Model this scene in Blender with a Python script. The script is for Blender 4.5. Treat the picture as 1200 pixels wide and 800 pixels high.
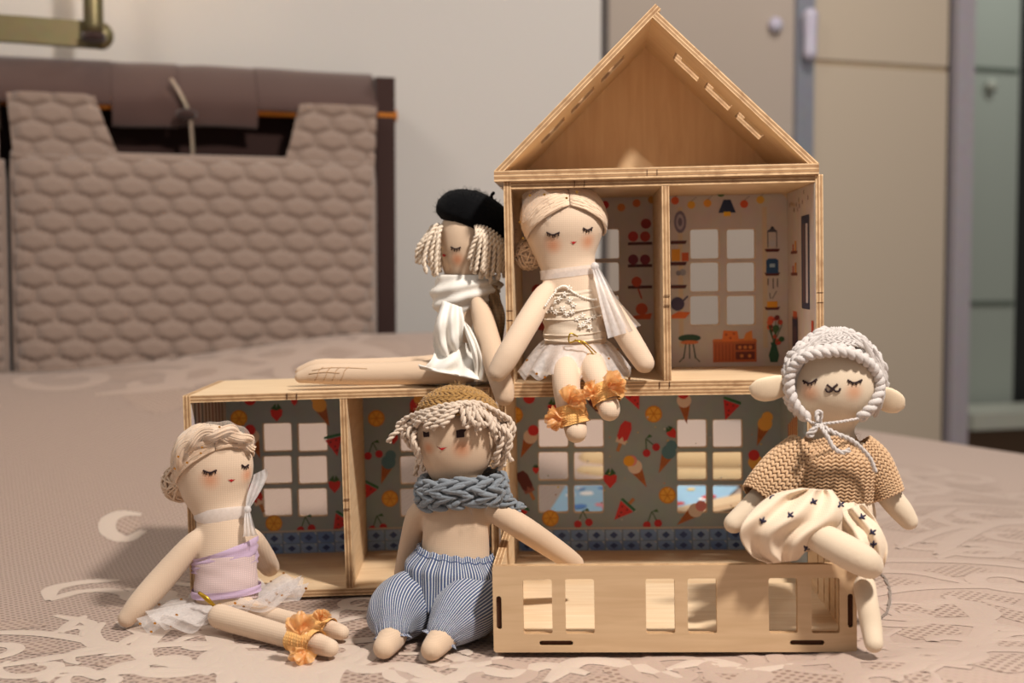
import bpy, math, random
import numpy as np
from mathutils import Vector, Matrix
from mathutils.bvhtree import BVHTree
from mathutils.geometry import tessellate_polygon

for _o in list(bpy.data.objects):
    bpy.data.objects.remove(_o, do_unlink=True)
scene = bpy.context.scene
COL = scene.collection
rnd = random.Random(11)
R = math.radians
PI = math.pi

# ------------------------------------------------------------------ camera
CAM = Vector((0.0, 0.0, 0.307))
PITCH = R(3.05)
FPX = 1500.0
cd = bpy.data.cameras.new('camera')
cd.sensor_width = 36.0
cd.lens = FPX / 1200.0 * 36.0
cd.clip_start = 0.05
cd.dof.use_dof = True
cd.dof.focus_distance = 1.11
cd.dof.aperture_fstop = 4.6
cam = bpy.data.objects.new('camera', cd)
cam.location = CAM
cam.rotation_euler = (R(90) - PITCH, 0, 0)
COL.objects.link(cam)
scene.camera = cam

# ------------------------------------------------------------------ world, lights, exposure
w = bpy.data.worlds.new('room_light')
scene.world = w
w.use_nodes = True
w.node_tree.nodes['Background'].inputs[0].default_value = (1.0, 0.94, 0.90, 1)
w.node_tree.nodes['Background'].inputs[1].default_value = 0.23


def area(name, loc, target, size, power, colr, shape='DISK'):
    l = bpy.data.lights.new(name, 'AREA')
    l.shape = shape
    l.size = size
    l.energy = power
    l.color = colr
    o = bpy.data.objects.new(name, l)
    o.location = loc
    o.rotation_euler = (Vector(target) - Vector(loc)).to_track_quat('-Z', 'Y').to_euler()
    COL.objects.link(o)
    return o


area('ceiling_lamp_light', (0.62, 0.36, 1.58), (0.15, 1.15, 0.1), 0.16, 41.0, (1.0, 0.93, 0.86))
area('background_fill_light', (-1.1, 0.5, 1.9), (-0.4, 2.3, 0.2), 0.5, 9.0, (1.0, 0.94, 0.88))  # added fill for the headboard wall, no such lamp in view
area('wardrobe_fill_light', (0.9, 2.3, 2.05), (1.2, 3.4, 0.3), 0.3, 15.0, (1.0, 0.94, 0.87))  # unseen spot added to brighten the wardrobe boards
area('passage_fill_light', (2.1, 4.3, 2.0), (2.0, 4.8, 0.2), 0.3, 8.0, (0.97, 1.0, 0.96))  # added to lift the passage stand-in, no lamp known there
scene.view_settings.view_transform = 'Standard'
scene.view_settings.look = 'None'
scene.view_settings.gamma = 1.0
scene.view_settings.use_curve_mapping = False
scene.view_settings.exposure = 0.0

# ------------------------------------------------------------------ calibrated picture <-> place helpers
_cp, _sp = math.cos(PITCH), math.sin(PITCH)
FWD = Vector((0, _cp, -_sp))
UPV = Vector((0, _sp, _cp))


def ray(px, py):
    return FWD + Vector((1, 0, 0)) * ((px - 600) / FPX) + UPV * ((400 - py) / FPX)


def P(px, py, Y):
    d = ray(px, py)
    return CAM + d * (Y / d.y)


def PZ(px, py, z):
    d = ray(px, py)
    return CAM + d * ((z - CAM.z) / d.z)


def M_(px, Y=1.15):
    return px * Y / FPX


# headboard frame: s runs along the wall, q is the distance in front of the headboard
HA = Vector((-0.88, 2.2, 0))
HS = Vector((math.cos(R(18.0)), math.sin(R(18.0)), 0))
HQ = Vector((math.sin(R(18.0)), -math.cos(R(18.0)), 0))


def SQ(s, q, z=0.0):
    p = HA + HS * s + HQ * q
    return Vector((p.x, p.y, z))


def toSQ(x, y):
    d = Vector((x, y, 0)) - HA
    return d.dot(HS), d.dot(HQ)


def s_at(px, q):
    k = (px - 600) / FPX / _cp
    o = HA + HQ * q
    return (k * o.y - o.x) / (HS.x - k * HS.y)


def z_at(px, py, q):
    s = s_at(px, q)
    p = SQ(s, q)
    return P(px, py, p.y).z


def sstep(a, b, x):
    t = max(0.0, min(1.0, (x - a) / (b - a)))
    return t * t * (3 - 2 * t)


def bedz(x, y):
    s, q = toSQ(x, y)
    z = 0.019 * max(-0.5, min(0.45, x))
    H = 0.147 + 0.06 * sstep(0.0, 0.65, s)
    H *= 1.0 - 0.92 * sstep(0.85, 1.35, s)
    z += H * (1 - sstep(0.12, 0.95, q))
    z += 0.010 * math.exp(-((x - 0.36) / 0.13) ** 2 - ((y - 0.93) / 0.075) ** 2)
    z += 0.030 * (1 - sstep(-1.0, -0.36, x)) * (1 - sstep(0.0, 1.0, abs(y - 1.5)))
    z += 0.0016 * math.sin(9 * x + 4 * y) * math.sin(7 * y - 3 * x + 1)
    return z


def onbed(px, py, dz=0.0):
    d = ray(px, py)

    def h(t):
        p = CAM + d * t
        return p.z - bedz(p.x, p.y) - dz
    a = 0.6
    while h(a + 0.02) > 0 and a < 4.0:
        a += 0.02
    b = a + 0.02
    for _ in range(16):
        m = (a + b) / 2
        if h(m) > 0: a = m
        else: b = m
    return CAM + d * b


# ------------------------------------------------------------------ mesh helpers
def lin(r, g, b):
    def f(v):
        v = v / 255.0
        return v / 12.92 if v <= 0.04045 else ((v + 0.055) / 1.055) ** 2.4
    return (f(r), f(g), f(b), 1.0)


def tag(o, label=None, cat=None, group=None, kind=None):
    if label: o['label'] = label
    if cat: o['category'] = cat
    if group: o['group'] = group
    if kind: o['kind'] = kind
    return o


def thing(name, loc, label, cat, group=None, rot=None):
    o = bpy.data.objects.new(name, None)
    o.empty_display_size = 0.02
    COL.objects.link(o)
    if rot is not None:
        o.matrix_world = rot
    else:
        o.location = loc
    return tag(o, label, cat, group)


def off(parent):
    """origin that world-built vertices are measured from (unrotated roots only)"""
    o = parent
    while o is not None and o.parent is not None:
        o = o.parent
    return Vector(o.location) if o is not None else Vector((0, 0, 0))


def obj(name, V, F, mats, parent=None, smooth=True, mi=None, uv=None, col=None, world=True, kind=None):
    if world and parent is not None:
        b = off(parent)
        V = np.asarray(V, dtype=float) - np.array(b)
    V = [tuple(v) for v in V]
    me = bpy.data.meshes.new(name)
    me.from_pydata(V, [], [tuple(int(i) for i in f) for f in F])
    if not isinstance(mats, (list, tuple)):
        mats = [mats]
    for m in mats:
        me.materials.append(m)
    if mi is not None:
        me.polygons.foreach_set('material_index', [int(i) for i in mi])
    me.polygons.foreach_set('use_smooth', [smooth] * len(me.polygons))
    if uv is not None:
        l = me.uv_layers.new(name='UVMap')
        l.data.foreach_set('uv', np.asarray(uv, dtype=np.float32).ravel())
    if col is not None:
        a = me.color_attributes.new('Col', 'FLOAT_COLOR', 'CORNER')
        arr = []
        for p, c in zip(me.polygons, col):
            arr.extend(list(c) * p.loop_total)
        a.data.foreach_set('color', np.asarray(arr, dtype=np.float32))
    me.update()
    o = bpy.data.objects.new(name, me)
    COL.objects.link(o)
    if parent is not None:
        o.parent = parent
    if kind: o['kind'] = kind
    return o


def merge(parts):
    V, F, n = [], [], 0
    for v, f in parts:
        V.extend([tuple(a) for a in v])
        F.extend([tuple(int(i) + n for i in q) for q in f])
        n += len(v)
    return V, F


def spline(pts, n):
    """Catmull-Rom through rows of numbers, resampled to n rows"""
    p = np.asarray([list(a) for a in pts], dtype=float)
    k = len(p)
    if k == 2:
        t = np.linspace(0, 1, n)[:, None]
        return p[0] * (1 - t) + p[1] * t
    e = np.vstack([2 * p[0] - p[1], p, 2 * p[-1] - p[-2]])
    out = []
    for t in np.linspace(0, k - 1, n):
        i = min(int(t), k - 2)
        u = t - i
        a, b, c, d = e[i], e[i + 1], e[i + 2], e[i + 3]
        out.append(0.5 * (2 * b + (c - a) * u + (2 * a - 5 * b + 4 * c - d) * u * u + (3 * b - a - 3 * c + d) * u ** 3))
    return np.array(out)


def frames(path):
    p = np.asarray([list(a) for a in path], dtype=float)
    t = np.gradient(p, axis=0)
    t /= np.linalg.norm(t, axis=1)[:, None] + 1e-12
    ref = np.array([0, 0, 1.0]) if abs(t[0][2]) < 0.9 else np.array([1.0, 0, 0])
    n = np.cross(t[0], ref); n /= np.linalg.norm(n)
    N = []
    for i in range(len(p)):
        n = n - t[i] * n.dot(t[i])
        n /= np.linalg.norm(n) + 1e-12
        N.append(n.copy())
    N = np.array(N)
    return p, t, N, np.cross(t, N)


def tube(path, rad, n=8, caps=True, closed=False, flat=1.0):
    p, t, N, B = frames(path)
    m = len(p)
    if np.isscalar(rad): rad = [rad] * m
    V = []
    for i in range(m):
        for k in range(n):
            a = 2 * PI * k / n
            V.append(p[i] + (N[i] * math.cos(a) + B[i] * math.sin(a) * flat) * rad[i])
    F = []
    L = m if closed else m - 1
    for i in range(L):
        j = (i + 1) % m
        for k in range(n):
            l = (k + 1) % n
            F.append((i * n + k, i * n + l, j * n + l, j * n + k))
    if caps and not closed:
        F.append(tuple(range(n - 1, -1, -1)))
        F.append(tuple((m - 1) * n + k for k in range(n)))
    return V, F


def capsule(path, rad, n=14, steps=22):
    """tapered limb with rounded ends: path rows are points, rad their radii"""
    d = np.hstack([np.asarray([list(a) for a in path], dtype=float), np.asarray(rad, dtype=float)[:, None]])
    s = spline(d, steps)
    q, r = s[:, :3], s[:, 3]
    d0 = q[0] - q[1]; d0 /= np.linalg.norm(d0)
    d1 = q[-1] - q[-2]; d1 /= np.linalg.norm(d1)
    pre = [(q[0] + d0 * r[0] * math.sin(a), r[0] * math.cos(a)) for a in (1.5, 1.2, 0.8, 0.4)]
    post = [(q[-1] + d1 * r[-1] * math.sin(a), r[-1] * math.cos(a)) for a in (0.4, 0.8, 1.2, 1.5)]
    pts = [a for a, _ in pre] + list(q) + [a for a, _ in post]
    rr = [b for _, b in pre] + list(r) + [b for _, b in post]
    return tube(pts, rr, n)


def loft(rows, n=36, steps=None, caps=True, yaw=0.0):
    """rows: (x, y, z, rx, ry) stacked ellipses, rings perpendicular to the axis"""
    s = spline(rows, steps) if steps else np.asarray([list(r) for r in rows], dtype=float)
    c = s[:, :3]
    t = np.gradient(c, axis=0)
    t /= np.linalg.norm(t, axis=1)[:, None]
    right = np.array([math.cos(yaw), math.sin(yaw), 0])
    V = []
    for i in range(len(c)):
        f = np.cross(t[i], right); f /= np.linalg.norm(f)
        r_ = np.cross(f, t[i])
        for k in range(n):
            a = 2 * PI * k / n
            V.append(c[i] + r_ * math.cos(a) * max(s[i, 3], 1e-5) + f * math.sin(a) * max(s[i, 4], 1e-5))
    F = grid_faces(len(c), n, True)
    if caps:
        F.append(tuple(range(n - 1, -1, -1)))
        F.append(tuple((len(c) - 1) * n + k for k in range(n)))
    return V, F


def grid_faces(m, n, wrap=False):
    F = []
    for i in range(m - 1):
        for k in range(n if wrap else n - 1):
            l = (k + 1) % n
            F.append((i * n + k, i * n + l, (i + 1) * n + l, (i + 1) * n + k))
    return F


def ellipsoid(c, ax, nu=12, nv=8):
    """ax: three axis vectors (rows) already scaled"""
    c = np.array(c); ax = np.array([list(a) for a in ax], dtype=float)
    V = []
    for j in range(nv + 1):
        th = PI * j / nv
        th = min(max(th, 0.02), PI - 0.02)
        for i in range(nu):
            ph = 2 * PI * i / nu
            V.append(c + ax[0] * math.sin(th) * math.cos(ph) + ax[1] * math.sin(th) * math.sin(ph) + ax[2] * math.cos(th))
    F = grid_faces(nv + 1, nu, True)
    F.append(tuple(range(nu - 1, -1, -1)))
    F.append(tuple(nv * nu + k for k in range(nu)))
    return V, F


_BV, _BF = ellipsoid((0, 0, 0), ((1, 0, 0), (0, 1, 0), (0, 0, 1)), 7, 5)
_BV = np.array(_BV)


def blob(c, a, b, n_):
    """cheap ellipsoid with axis vectors a, b, n_"""
    A = np.array([list(a), list(b), list(n_)], dtype=float)
    return _BV[:, [0, 1, 2]] @ A[[1, 2, 0]] + np.array(c), _BF


def yarn(path, r, turns=None, n=5, plies=2):
    """plied yarn: helical strands round the path"""
    p, t, N, B = frames(path)
    L = np.concatenate([[0], np.cumsum(np.linalg.norm(np.diff(p, axis=0), axis=1))])
    pitch = r * 5.0
    out = []
    for k in range(plies):
        ph = 2 * PI * k / plies + L / pitch * 2 * PI
        q = p + N * (np.cos(ph) * r * 0.5)[:, None] + B * (np.sin(ph) * r * 0.5)[:, None]
        out.append(tube(q, r * 0.62, n))
    return merge(out)


def box(x0, x1, y0, y1, z0, z1):
    V = [(x, y, z) for z in (z0, z1) for y in (y0, y1) for x in (x0, x1)]
    F = [(0, 2, 3, 1), (4, 5, 7, 6), (0, 1, 5, 4), (2, 6, 7, 3), (0, 4, 6, 2), (1, 3, 7, 5)]
    return V, F


def sqbox(s0, s1, q0, q1, z0, z1):
    V, F = box(s0, s1, q0, q1, z0, z1)
    return [tuple(SQ(v[0], v[1], v[2])) for v in V], [tuple(reversed(f)) for f in F]


def rrect(x0, y0, x1, y1, r=0.0, n=4):
    if r <= 0:
        return [(x0, y0), (x1, y0), (x1, y1), (x0, y1)]
    o = []
    for cx, cy, a0 in ((x0 + r, y0 + r, PI), (x1 - r, y0 + r, 1.5 * PI), (x1 - r, y1 - r, 0), (x0 + r, y1 - r, 0.5 * PI)):
        for k in range(n + 1):
            a = a0 + 0.5 * PI * k / n
            o.append((cx + r * math.cos(a), cy + r * math.sin(a)))
    return o


def panel(name, outer, holes, t, mx, mats, parent, ch=0.0):
    """plywood board: outline with holes in its own xy plane, thickness t along its z; slot 0 = face, slot 1 = sawn edge"""
    loops = [outer] + holes
    flat = [p for l in loops for p in l]
    tri = tessellate_polygon([[Vector((p[0], p[1], 0)) for p in l] for l in loops])
    n = len(flat)
    V = [mx @ Vector((p[0], p[1], 0)) for p in flat] + [mx @ Vector((p[0], p[1], t)) for p in flat]
    F, mi, uv = [], [], []
    for a, b, c in tri:
        pa, pb, pc = flat[a], flat[b], flat[c]
        if (pb[0] - pa[0]) * (pc[1] - pa[1]) - (pb[1] - pa[1]) * (pc[0] - pa[0]) < 0:
            b, c = c, b
        F.append((a + n, b + n, c + n)); mi.append(0); uv += [flat[a], flat[b], flat[c]]
        F.append((c, b, a)); mi.append(0); uv += [flat[c], flat[b], flat[a]]
    base = 0
    for li, l in enumerate(loops):
        m = len(l)
        ar = sum(l[i][0] * l[(i + 1) % m][1] - l[(i + 1) % m][0] * l[i][1] for i in range(m))
        d = 0.0
        for i in range(m):
            j = (i + 1) % m
            e = math.hypot(l[j][0] - l[i][0], l[j][1] - l[i][1])
            a, b = base + i, base + j
            ccw = (ar > 0) == (li == 0)
            q = (a, b, b + n, a + n)
            u = [(d, 0), (d + e, 0), (d + e, t), (d, t)]
            if not ccw:
                q = q[::-1]; u = u[::-1]
            F.append(q); mi.append(1); uv += u
            d += e
        base += m
    return obj(name, V, F, mats, parent, smooth=False, mi=mi, uv=uv, world=False)


def evaluated_remesh(name, V, F, voxel, m, parent, smooth_it=6, faces_smooth=True):
    b = off(parent)
    me = bpy.data.meshes.new(name)
    me.from_pydata([tuple(Vector(v) - b) for v in V], [], F)
    o = bpy.data.objects.new(name, me)
    COL.objects.link(o)
    r = o.modifiers.new('r', 'REMESH'); r.mode = 'VOXEL'; r.voxel_size = voxel
    s = o.modifiers.new('s', 'SMOOTH'); s.factor = 0.5; s.iterations = smooth_it
    dg = bpy.context.evaluated_depsgraph_get()
    dg.update()
    nm = bpy.data.meshes.new_from_object(o.evaluated_get(dg))
    o.modifiers.clear()
    o.data = nm
    bpy.data.meshes.remove(me)
    nm.name = name
    nm.materials.clear(); nm.materials.append(m)
    nm.polygons.foreach_set('use_smooth', [True] * len(nm.polygons))
    o.parent = parent
    return o


def bvh_of(o):
    b = off(o)
    return BVHTree.FromPolygons([v.co + b for v in o.data.vertices], [tuple(p.vertices) for p in o.data.polygons])


def cast(bv, px, py, lift=0.0004, Y=None):
    h = bv.ray_cast(CAM, ray(px, py).normalized())
    if h[0] is None:
        return P(px, py, Y) if Y else None
    return h[0] + h[1] * lift


def paint(o, spots, base=(1, 1, 1)):
    """dyed patches (rouge): spots = (world point, radius, colour, strength)"""
    b = off(o)
    me = o.data
    a = me.color_attributes.new('Col', 'FLOAT_COLOR', 'POINT')
    co = np.empty(len(me.vertices) * 3); me.vertices.foreach_get('co', co)
    co = co.reshape(-1, 3) + np.array(b)
    c = np.ones((len(co), 4)); c[:, :3] = base
    for p, r, colr, k in spots:
        d = np.linalg.norm(co - np.array(p), axis=1)
        w_ = np.clip(1 - d / r, 0, 1); w_ = w_ * w_ * (3 - 2 * w_) * k
        c[:, :3] = c[:, :3] * (1 - w_[:, None]) + np.array(colr) * w_[:, None]
    a.data.foreach_set('color', c.astype(np.float32).ravel())

# ------------------------------------------------------------------ materials
def newmat(name):
    m = bpy.data.materials.new(name)
    m.use_nodes = True
    nt = m.node_tree
    return m, nt, nt.nodes['Principled BSDF'], nt.links


def nd(nt, t, **k):
    n = nt.nodes.new(t)
    for a, b in k.items():
        setattr(n, a, b)
    return n


def mixc(nt, fac, a, b, mode='MIX'):
    n = nd(nt, 'ShaderNodeMix', data_type='RGBA', blend_type=mode)
    for i, v in ((0, fac), (6, a), (7, b)):
        if hasattr(v, 'links') or hasattr(v, 'is_linked'):
            nt.links.new(v, n.inputs[i])
        else:
            n.inputs[i].default_value = v
    return n.outputs[2]


def ramp(nt, fac, stops):
    n = nd(nt, 'ShaderNodeValToRGB')
    e = n.color_ramp.elements
    while len(e) < len(stops): e.new(0.5)
    for k, (p, c) in enumerate(stops):
        e[k].position = p
        e[k].color = c
    nt.links.new(fac, n.inputs[0])
    return n.outputs[0]


def math_(nt, op, a, b=None):
    n = nd(nt, 'ShaderNodeMath', operation=op)
    for i, v in ((0, a), (1, b)):
        if v is None: continue
        if hasattr(v, 'is_linked'): nt.links.new(v, n.inputs[i])
        else: n.inputs[i].default_value = v
    return n.outputs[0]


def plain(name, rgb, rough=0.6, metal=0.0, spec=0.4):
    m, nt, b, L = newmat(name)
    b.inputs['Base Color'].default_value = lin(*rgb)
    b.inputs['Roughness'].default_value = rough
    b.inputs['Metallic'].default_value = metal
    b.inputs['Specular IOR Level'].default_value = spec
    n = nd(nt, 'ShaderNodeTexNoise'); n.inputs['Scale'].default_value = 60
    co = nd(nt, 'ShaderNodeTexCoord'); L.new(co.outputs['Object'], n.inputs['Vector'])
    c = mixc(nt, 0.12, lin(*rgb), n.outputs['Color'], 'OVERLAY')
    L.new(c, b.inputs['Base Color'])
    return m


def cloth(name, rgb, period=0.0016, bump=0.25, var=0.10, vcol=False, rough=0.92, sheen=0.15, dark=0.72, blot=45.0, uv=False):
    """woven cloth: two thread directions, soft blotches of dye"""
    m, nt, b, L = newmat(name)
    co = nd(nt, 'ShaderNodeTexCoord')
    out = co.outputs['UV' if uv else 'Object']
    ws = []
    for d in ('X', 'Y' if uv else 'Z'):
        wv = nd(nt, 'ShaderNodeTexWave', wave_type='BANDS', bands_direction=d)
        wv.inputs['Scale'].default_value = 0.314 / period
        wv.inputs['Distortion'].default_value = 1.2
        wv.inputs['Detail'].default_value = 1.0
        wv.inputs['Detail Scale'].default_value = 0.6
        L.new(out, wv.inputs['Vector'])
        ws.append(wv.outputs['Fac'])
    wt = math_(nt, 'MULTIPLY', ws[0], ws[1])
    n = nd(nt, 'ShaderNodeTexNoise'); n.inputs['Scale'].default_value = blot
    n.inputs['Detail'].default_value = 5
    L.new(co.outputs['Object'], n.inputs['Vector'])
    base = lin(*rgb)
    dk = tuple(v * dark for v in base[:3]) + (1,)
    c = mixc(nt, wt, dk, base)
    lo = tuple(v * (1 - var * 2) for v in base[:3]) + (1,)
    c = mixc(nt, ramp(nt, n.outputs['Fac'], [(0.35, (0, 0, 0, 1)), (0.7, (var * 4, var * 4, var * 4, 1))]), c, lo)
    if vcol:
        at = nd(nt, 'ShaderNodeAttribute', attribute_name='Col')
        c = mixc(nt, 1.0, c, at.outputs['Color'], 'MULTIPLY')
    L.new(c, b.inputs['Base Color'])
    b.inputs['Roughness'].default_value = rough
    b.inputs['Specular IOR Level'].default_value = 0.15
    b.inputs['Sheen Weight'].default_value = sheen
    bp = nd(nt, 'ShaderNodeBump'); bp.inputs['Strength'].default_value = bump
    bp.inputs['Distance'].default_value = 0.0006
    L.new(wt, bp.inputs['Height']); L.new(bp.outputs['Normal'], b.inputs['Normal'])
    return m


def wool(name, rgb, var=0.25, scale=900.0, bump=0.6):
    """spun yarn: fine fibre streaks"""
    m, nt, b, L = newmat(name)
    co = nd(nt, 'ShaderNodeTexCoord')
    n = nd(nt, 'ShaderNodeTexNoise'); n.inputs['Scale'].default_value = scale
    n.inputs['Detail'].default_value = 3
    L.new(co.outputs['Object'], n.inputs['Vector'])
    n2 = nd(nt, 'ShaderNodeTexNoise'); n2.inputs['Scale'].default_value = 70
    L.new(co.outputs['Object'], n2.inputs['Vector'])
    base = lin(*rgb)
    lo = tuple(v * (1 - var) for v in base[:3]) + (1,)
    hi = tuple(min(1, v * (1 + var)) for v in base[:3]) + (1,)
    c = mixc(nt, n.outputs['Fac'], lo, hi)
    c = mixc(nt, math_(nt, 'MULTIPLY', n2.outputs['Fac'], 0.5), c, lo)
    L.new(c, b.inputs['Base Color'])
    b.inputs['Roughness'].default_value = 0.95
    b.inputs['Specular IOR Level'].default_value = 0.1
    b.inputs['Sheen Weight'].default_value = 0.3
    bp = nd(nt, 'ShaderNodeBump'); bp.inputs['Strength'].default_value = bump
    bp.inputs['Distance'].default_value = 0.0005
    L.new(n.outputs['Fac'], bp.inputs['Height']); L.new(bp.outputs['Normal'], b.inputs['Normal'])
    return m


def tulle(name, rgb, alpha=0.4):
    m, nt, b, L = newmat(name)
    nt.nodes.remove(b)
    o = nt.nodes['Material Output']
    d = nd(nt, 'ShaderNodeBsdfDiffuse'); d.inputs['Color'].default_value = lin(*rgb)
    t = nd(nt, 'ShaderNodeBsdfTranslucent'); t.inputs['Color'].default_value = lin(*rgb)
    g = nd(nt, 'ShaderNodeBsdfGlossy'); g.inputs['Roughness'].default_value = 0.45
    tr = nd(nt, 'ShaderNodeBsdfTransparent')
    m1 = nd(nt, 'ShaderNodeMixShader'); m1.inputs[0].default_value = 0.45
    L.new(d.outputs[0], m1.inputs[1]); L.new(t.outputs[0], m1.inputs[2])
    m3 = nd(nt, 'ShaderNodeMixShader'); m3.inputs[0].default_value = 0.06
    L.new(m1.outputs[0], m3.inputs[1]); L.new(g.outputs[0], m3.inputs[2])
    n = nd(nt, 'ShaderNodeTexNoise'); n.inputs['Scale'].default_value = 260
    co = nd(nt, 'ShaderNodeTexCoord'); L.new(co.outputs['Object'], n.inputs['Vector'])
    f = math_(nt, 'MULTIPLY_ADD', n.outputs['Fac'], 0.35)
    f.node.inputs[2].default_value = alpha - 0.17
    m2 = nd(nt, 'ShaderNodeMixShader')
    L.new(f, m2.inputs[0]); L.new(tr.outputs[0], m2.inputs[1]); L.new(m3.outputs[0], m2.inputs[2])
    L.new(m2.outputs[0], o.inputs['Surface'])
    return m


def wood_face(name, rgb, rgb2, rough=0.5, sc=(14, 160, 1)):
    m, nt, b, L = newmat(name)
    co = nd(nt, 'ShaderNodeTexCoord')
    mp = nd(nt, 'ShaderNodeMapping'); mp.inputs['Scale'].default_value = sc
    L.new(co.outputs['UV'], mp.inputs['Vector'])
    n = nd(nt, 'ShaderNodeTexNoise'); n.inputs['Scale'].default_value = 1.0
    n.inputs['Detail'].default_value = 6; n.inputs['Distortion'].default_value = 0.6
    L.new(mp.outputs[0], n.inputs['Vector'])
    n2 = nd(nt, 'ShaderNodeTexNoise'); n2.inputs['Scale'].default_value = 18; n2.inputs['Detail'].default_value = 2
    L.new(co.outputs['UV'], n2.inputs['Vector'])
    c = mixc(nt, ramp(nt, n.outputs['Fac'], [(0.3, (0, 0, 0, 1)), (0.72, (1, 1, 1, 1))]), lin(*rgb2), lin(*rgb))
    c = mixc(nt, math_(nt, 'MULTIPLY', n2.outputs['Fac'], 0.35), c, lin(*rgb2))
    L.new(c, b.inputs['Base Color'])
    b.inputs['Roughness'].default_value = rough
    bp = nd(nt, 'ShaderNodeBump'); bp.inputs['Strength'].default_value = 0.08; bp.inputs['Distance'].default_value = 0.0005
    L.new(n.outputs['Fac'], bp.inputs['Height']); L.new(bp.outputs['Normal'], b.inputs['Normal'])
    return m


def wood_edge(name, t):
    """sawn plywood edge: five veneers with scorched glue lines"""
    m, nt, b, L = newmat(name)
    co = nd(nt, 'ShaderNodeTexCoord')
    sp = nd(nt, 'ShaderNodeSeparateXYZ'); L.new(co.outputs['UV'], sp.inputs[0])
    n = nd(nt, 'ShaderNodeTexNoise'); n.inputs['Scale'].default_value = 90; n.inputs['Detail'].default_value = 4
    L.new(co.outputs['UV'], n.inputs['Vector'])
    v = math_(nt, 'DIVIDE', sp.outputs['Y'], t)
    v = math_(nt, 'ADD', v, math_(nt, 'MULTIPLY', math_(nt, 'SUBTRACT', n.outputs['Fac'], 0.5), 0.10))
    lt, md, dk = lin(220, 184, 140), lin(176, 136, 94), lin(102, 68, 42)
    c = ramp(nt, v, [(0.0, lt), (0.16, lt), (0.2, dk), (0.26, md), (0.38, md), (0.42, dk), (0.46, lt), (0.6, lt), (0.64, dk), (0.68, md), (0.8, md), (0.84, dk), (0.88, lt)])
    c = mixc(nt, ramp(nt, n.outputs['Fac'], [(0.45, (0, 0, 0, 1)), (0.75, (0.6, 0.6, 0.6, 1))]), c, lin(120, 78, 42))
    L.new(c, b.inputs['Base Color'])
    b.inputs['Roughness'].default_value = 0.7
    return m


def vprint(name, rough=0.55):
    m, nt, b, L = newmat(name)
    at = nd(nt, 'ShaderNodeAttribute', attribute_name='Col')
    n = nd(nt, 'ShaderNodeTexNoise'); n.inputs['Scale'].default_value = 350
    co = nd(nt, 'ShaderNodeTexCoord'); L.new(co.outputs['Object'], n.inputs['Vector'])
    c = mixc(nt, 0.10, at.outputs['Color'], n.outputs['Color'], 'OVERLAY')
    L.new(c, b.inputs['Base Color'])
    b.inputs['Roughness'].default_value = rough
    return m


TP = 0.0068
WOOD = wood_face('birch_plywood', (234, 208, 172), (216, 184, 144))
WOOD_PALE = wood_face('pale_birch_plywood', (214, 183, 145), (198, 165, 127))
EDGE = wood_edge('plywood_edge', TP)
PLY = [WOOD, EDGE]
PLYP = [WOOD_PALE, EDGE]
SCORCH = plain('scorched_slot', (70, 40, 22), 0.9)
PAPER = plain('wallpaper_card', (150, 164, 172), 0.6)
PAPER2 = plain('pale_wallpaper_card', (200, 190, 186), 0.6)
PRINT = vprint('printed_ink')
LINEN = cloth('linen_skin', (222, 196, 170), 0.0019, 0.2, 0.05, vcol=True, dark=0.91)
LINEN2 = cloth('smooth_cotton_skin', (216, 188, 160), 0.0013, 0.15, 0.05, vcol=True, dark=0.88)
LINEN3 = cloth('pale_cotton_skin', (224, 204, 178), 0.0013, 0.15, 0.05, vcol=True, dark=0.9)
THREAD = plain('dark_brown_thread', (44, 24, 24), 0.8)
REDTHREAD = plain('red_thread', (176, 26, 30), 0.7)

# ------------------------------------------------------------------ the room
def wall_mat(name, rgb):
    m, nt, b, L = newmat(name)
    n = nd(nt, 'ShaderNodeTexNoise'); n.inputs['Scale'].default_value = 220; n.inputs['Detail'].default_value = 4
    co = nd(nt, 'ShaderNodeTexCoord'); L.new(co.outputs['Object'], n.inputs['Vector'])
    c = mixc(nt, 0.10, lin(*rgb), n.outputs['Color'], 'SOFT_LIGHT')
    L.new(c, b.inputs['Base Color'])
    b.inputs['Roughness'].default_value = 0.85
    bp = nd(nt, 'ShaderNodeBump'); bp.inputs['Strength'].default_value = 0.15; bp.inputs['Distance'].default_value = 0.002
    L.new(n.outputs['Fac'], bp.inputs['Height']); L.new(bp.outputs['Normal'], b.inputs['Normal'])
    return m


WALLQ = -0.11
WARDQ = -0.78
m_wall = wall_mat('plaster_wall', (196, 190, 184))
m_board = wall_mat('beige_wardrobe_board', (194, 178, 158))
m_board2 = wall_mat('grey_beige_wardrobe_board', (182, 167, 154))
m_alu = plain('grey_aluminium', (150, 152, 162), 0.45, 0.4)
m_alu2 = plain('lilac_grey_frame', (170, 162, 168), 0.5, 0.1)
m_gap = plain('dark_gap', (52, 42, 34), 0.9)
m_green = wall_mat('grey_green_panel', (158, 164, 154))
m_floor = plain('brown_floor', (96, 74, 54), 0.5)
m_knob = plain('lilac_white_knob', (196, 190, 206), 0.3)

V, F = sqbox(-1.6, s_at(703, WALLQ - 0.0), WALLQ - 0.08, WALLQ, -0.5, 2.2)
tag(obj('wall_back', V, F, m_wall, smooth=False), 'light grey plaster wall behind the headboard', None, None, 'structure')
fl = box(-3, 4.5, -0.5, 6.5, -0.56, -0.5)
tag(obj('floor', *fl, m_floor, smooth=False), 'brown bedroom floor', None, None, 'structure')

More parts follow.
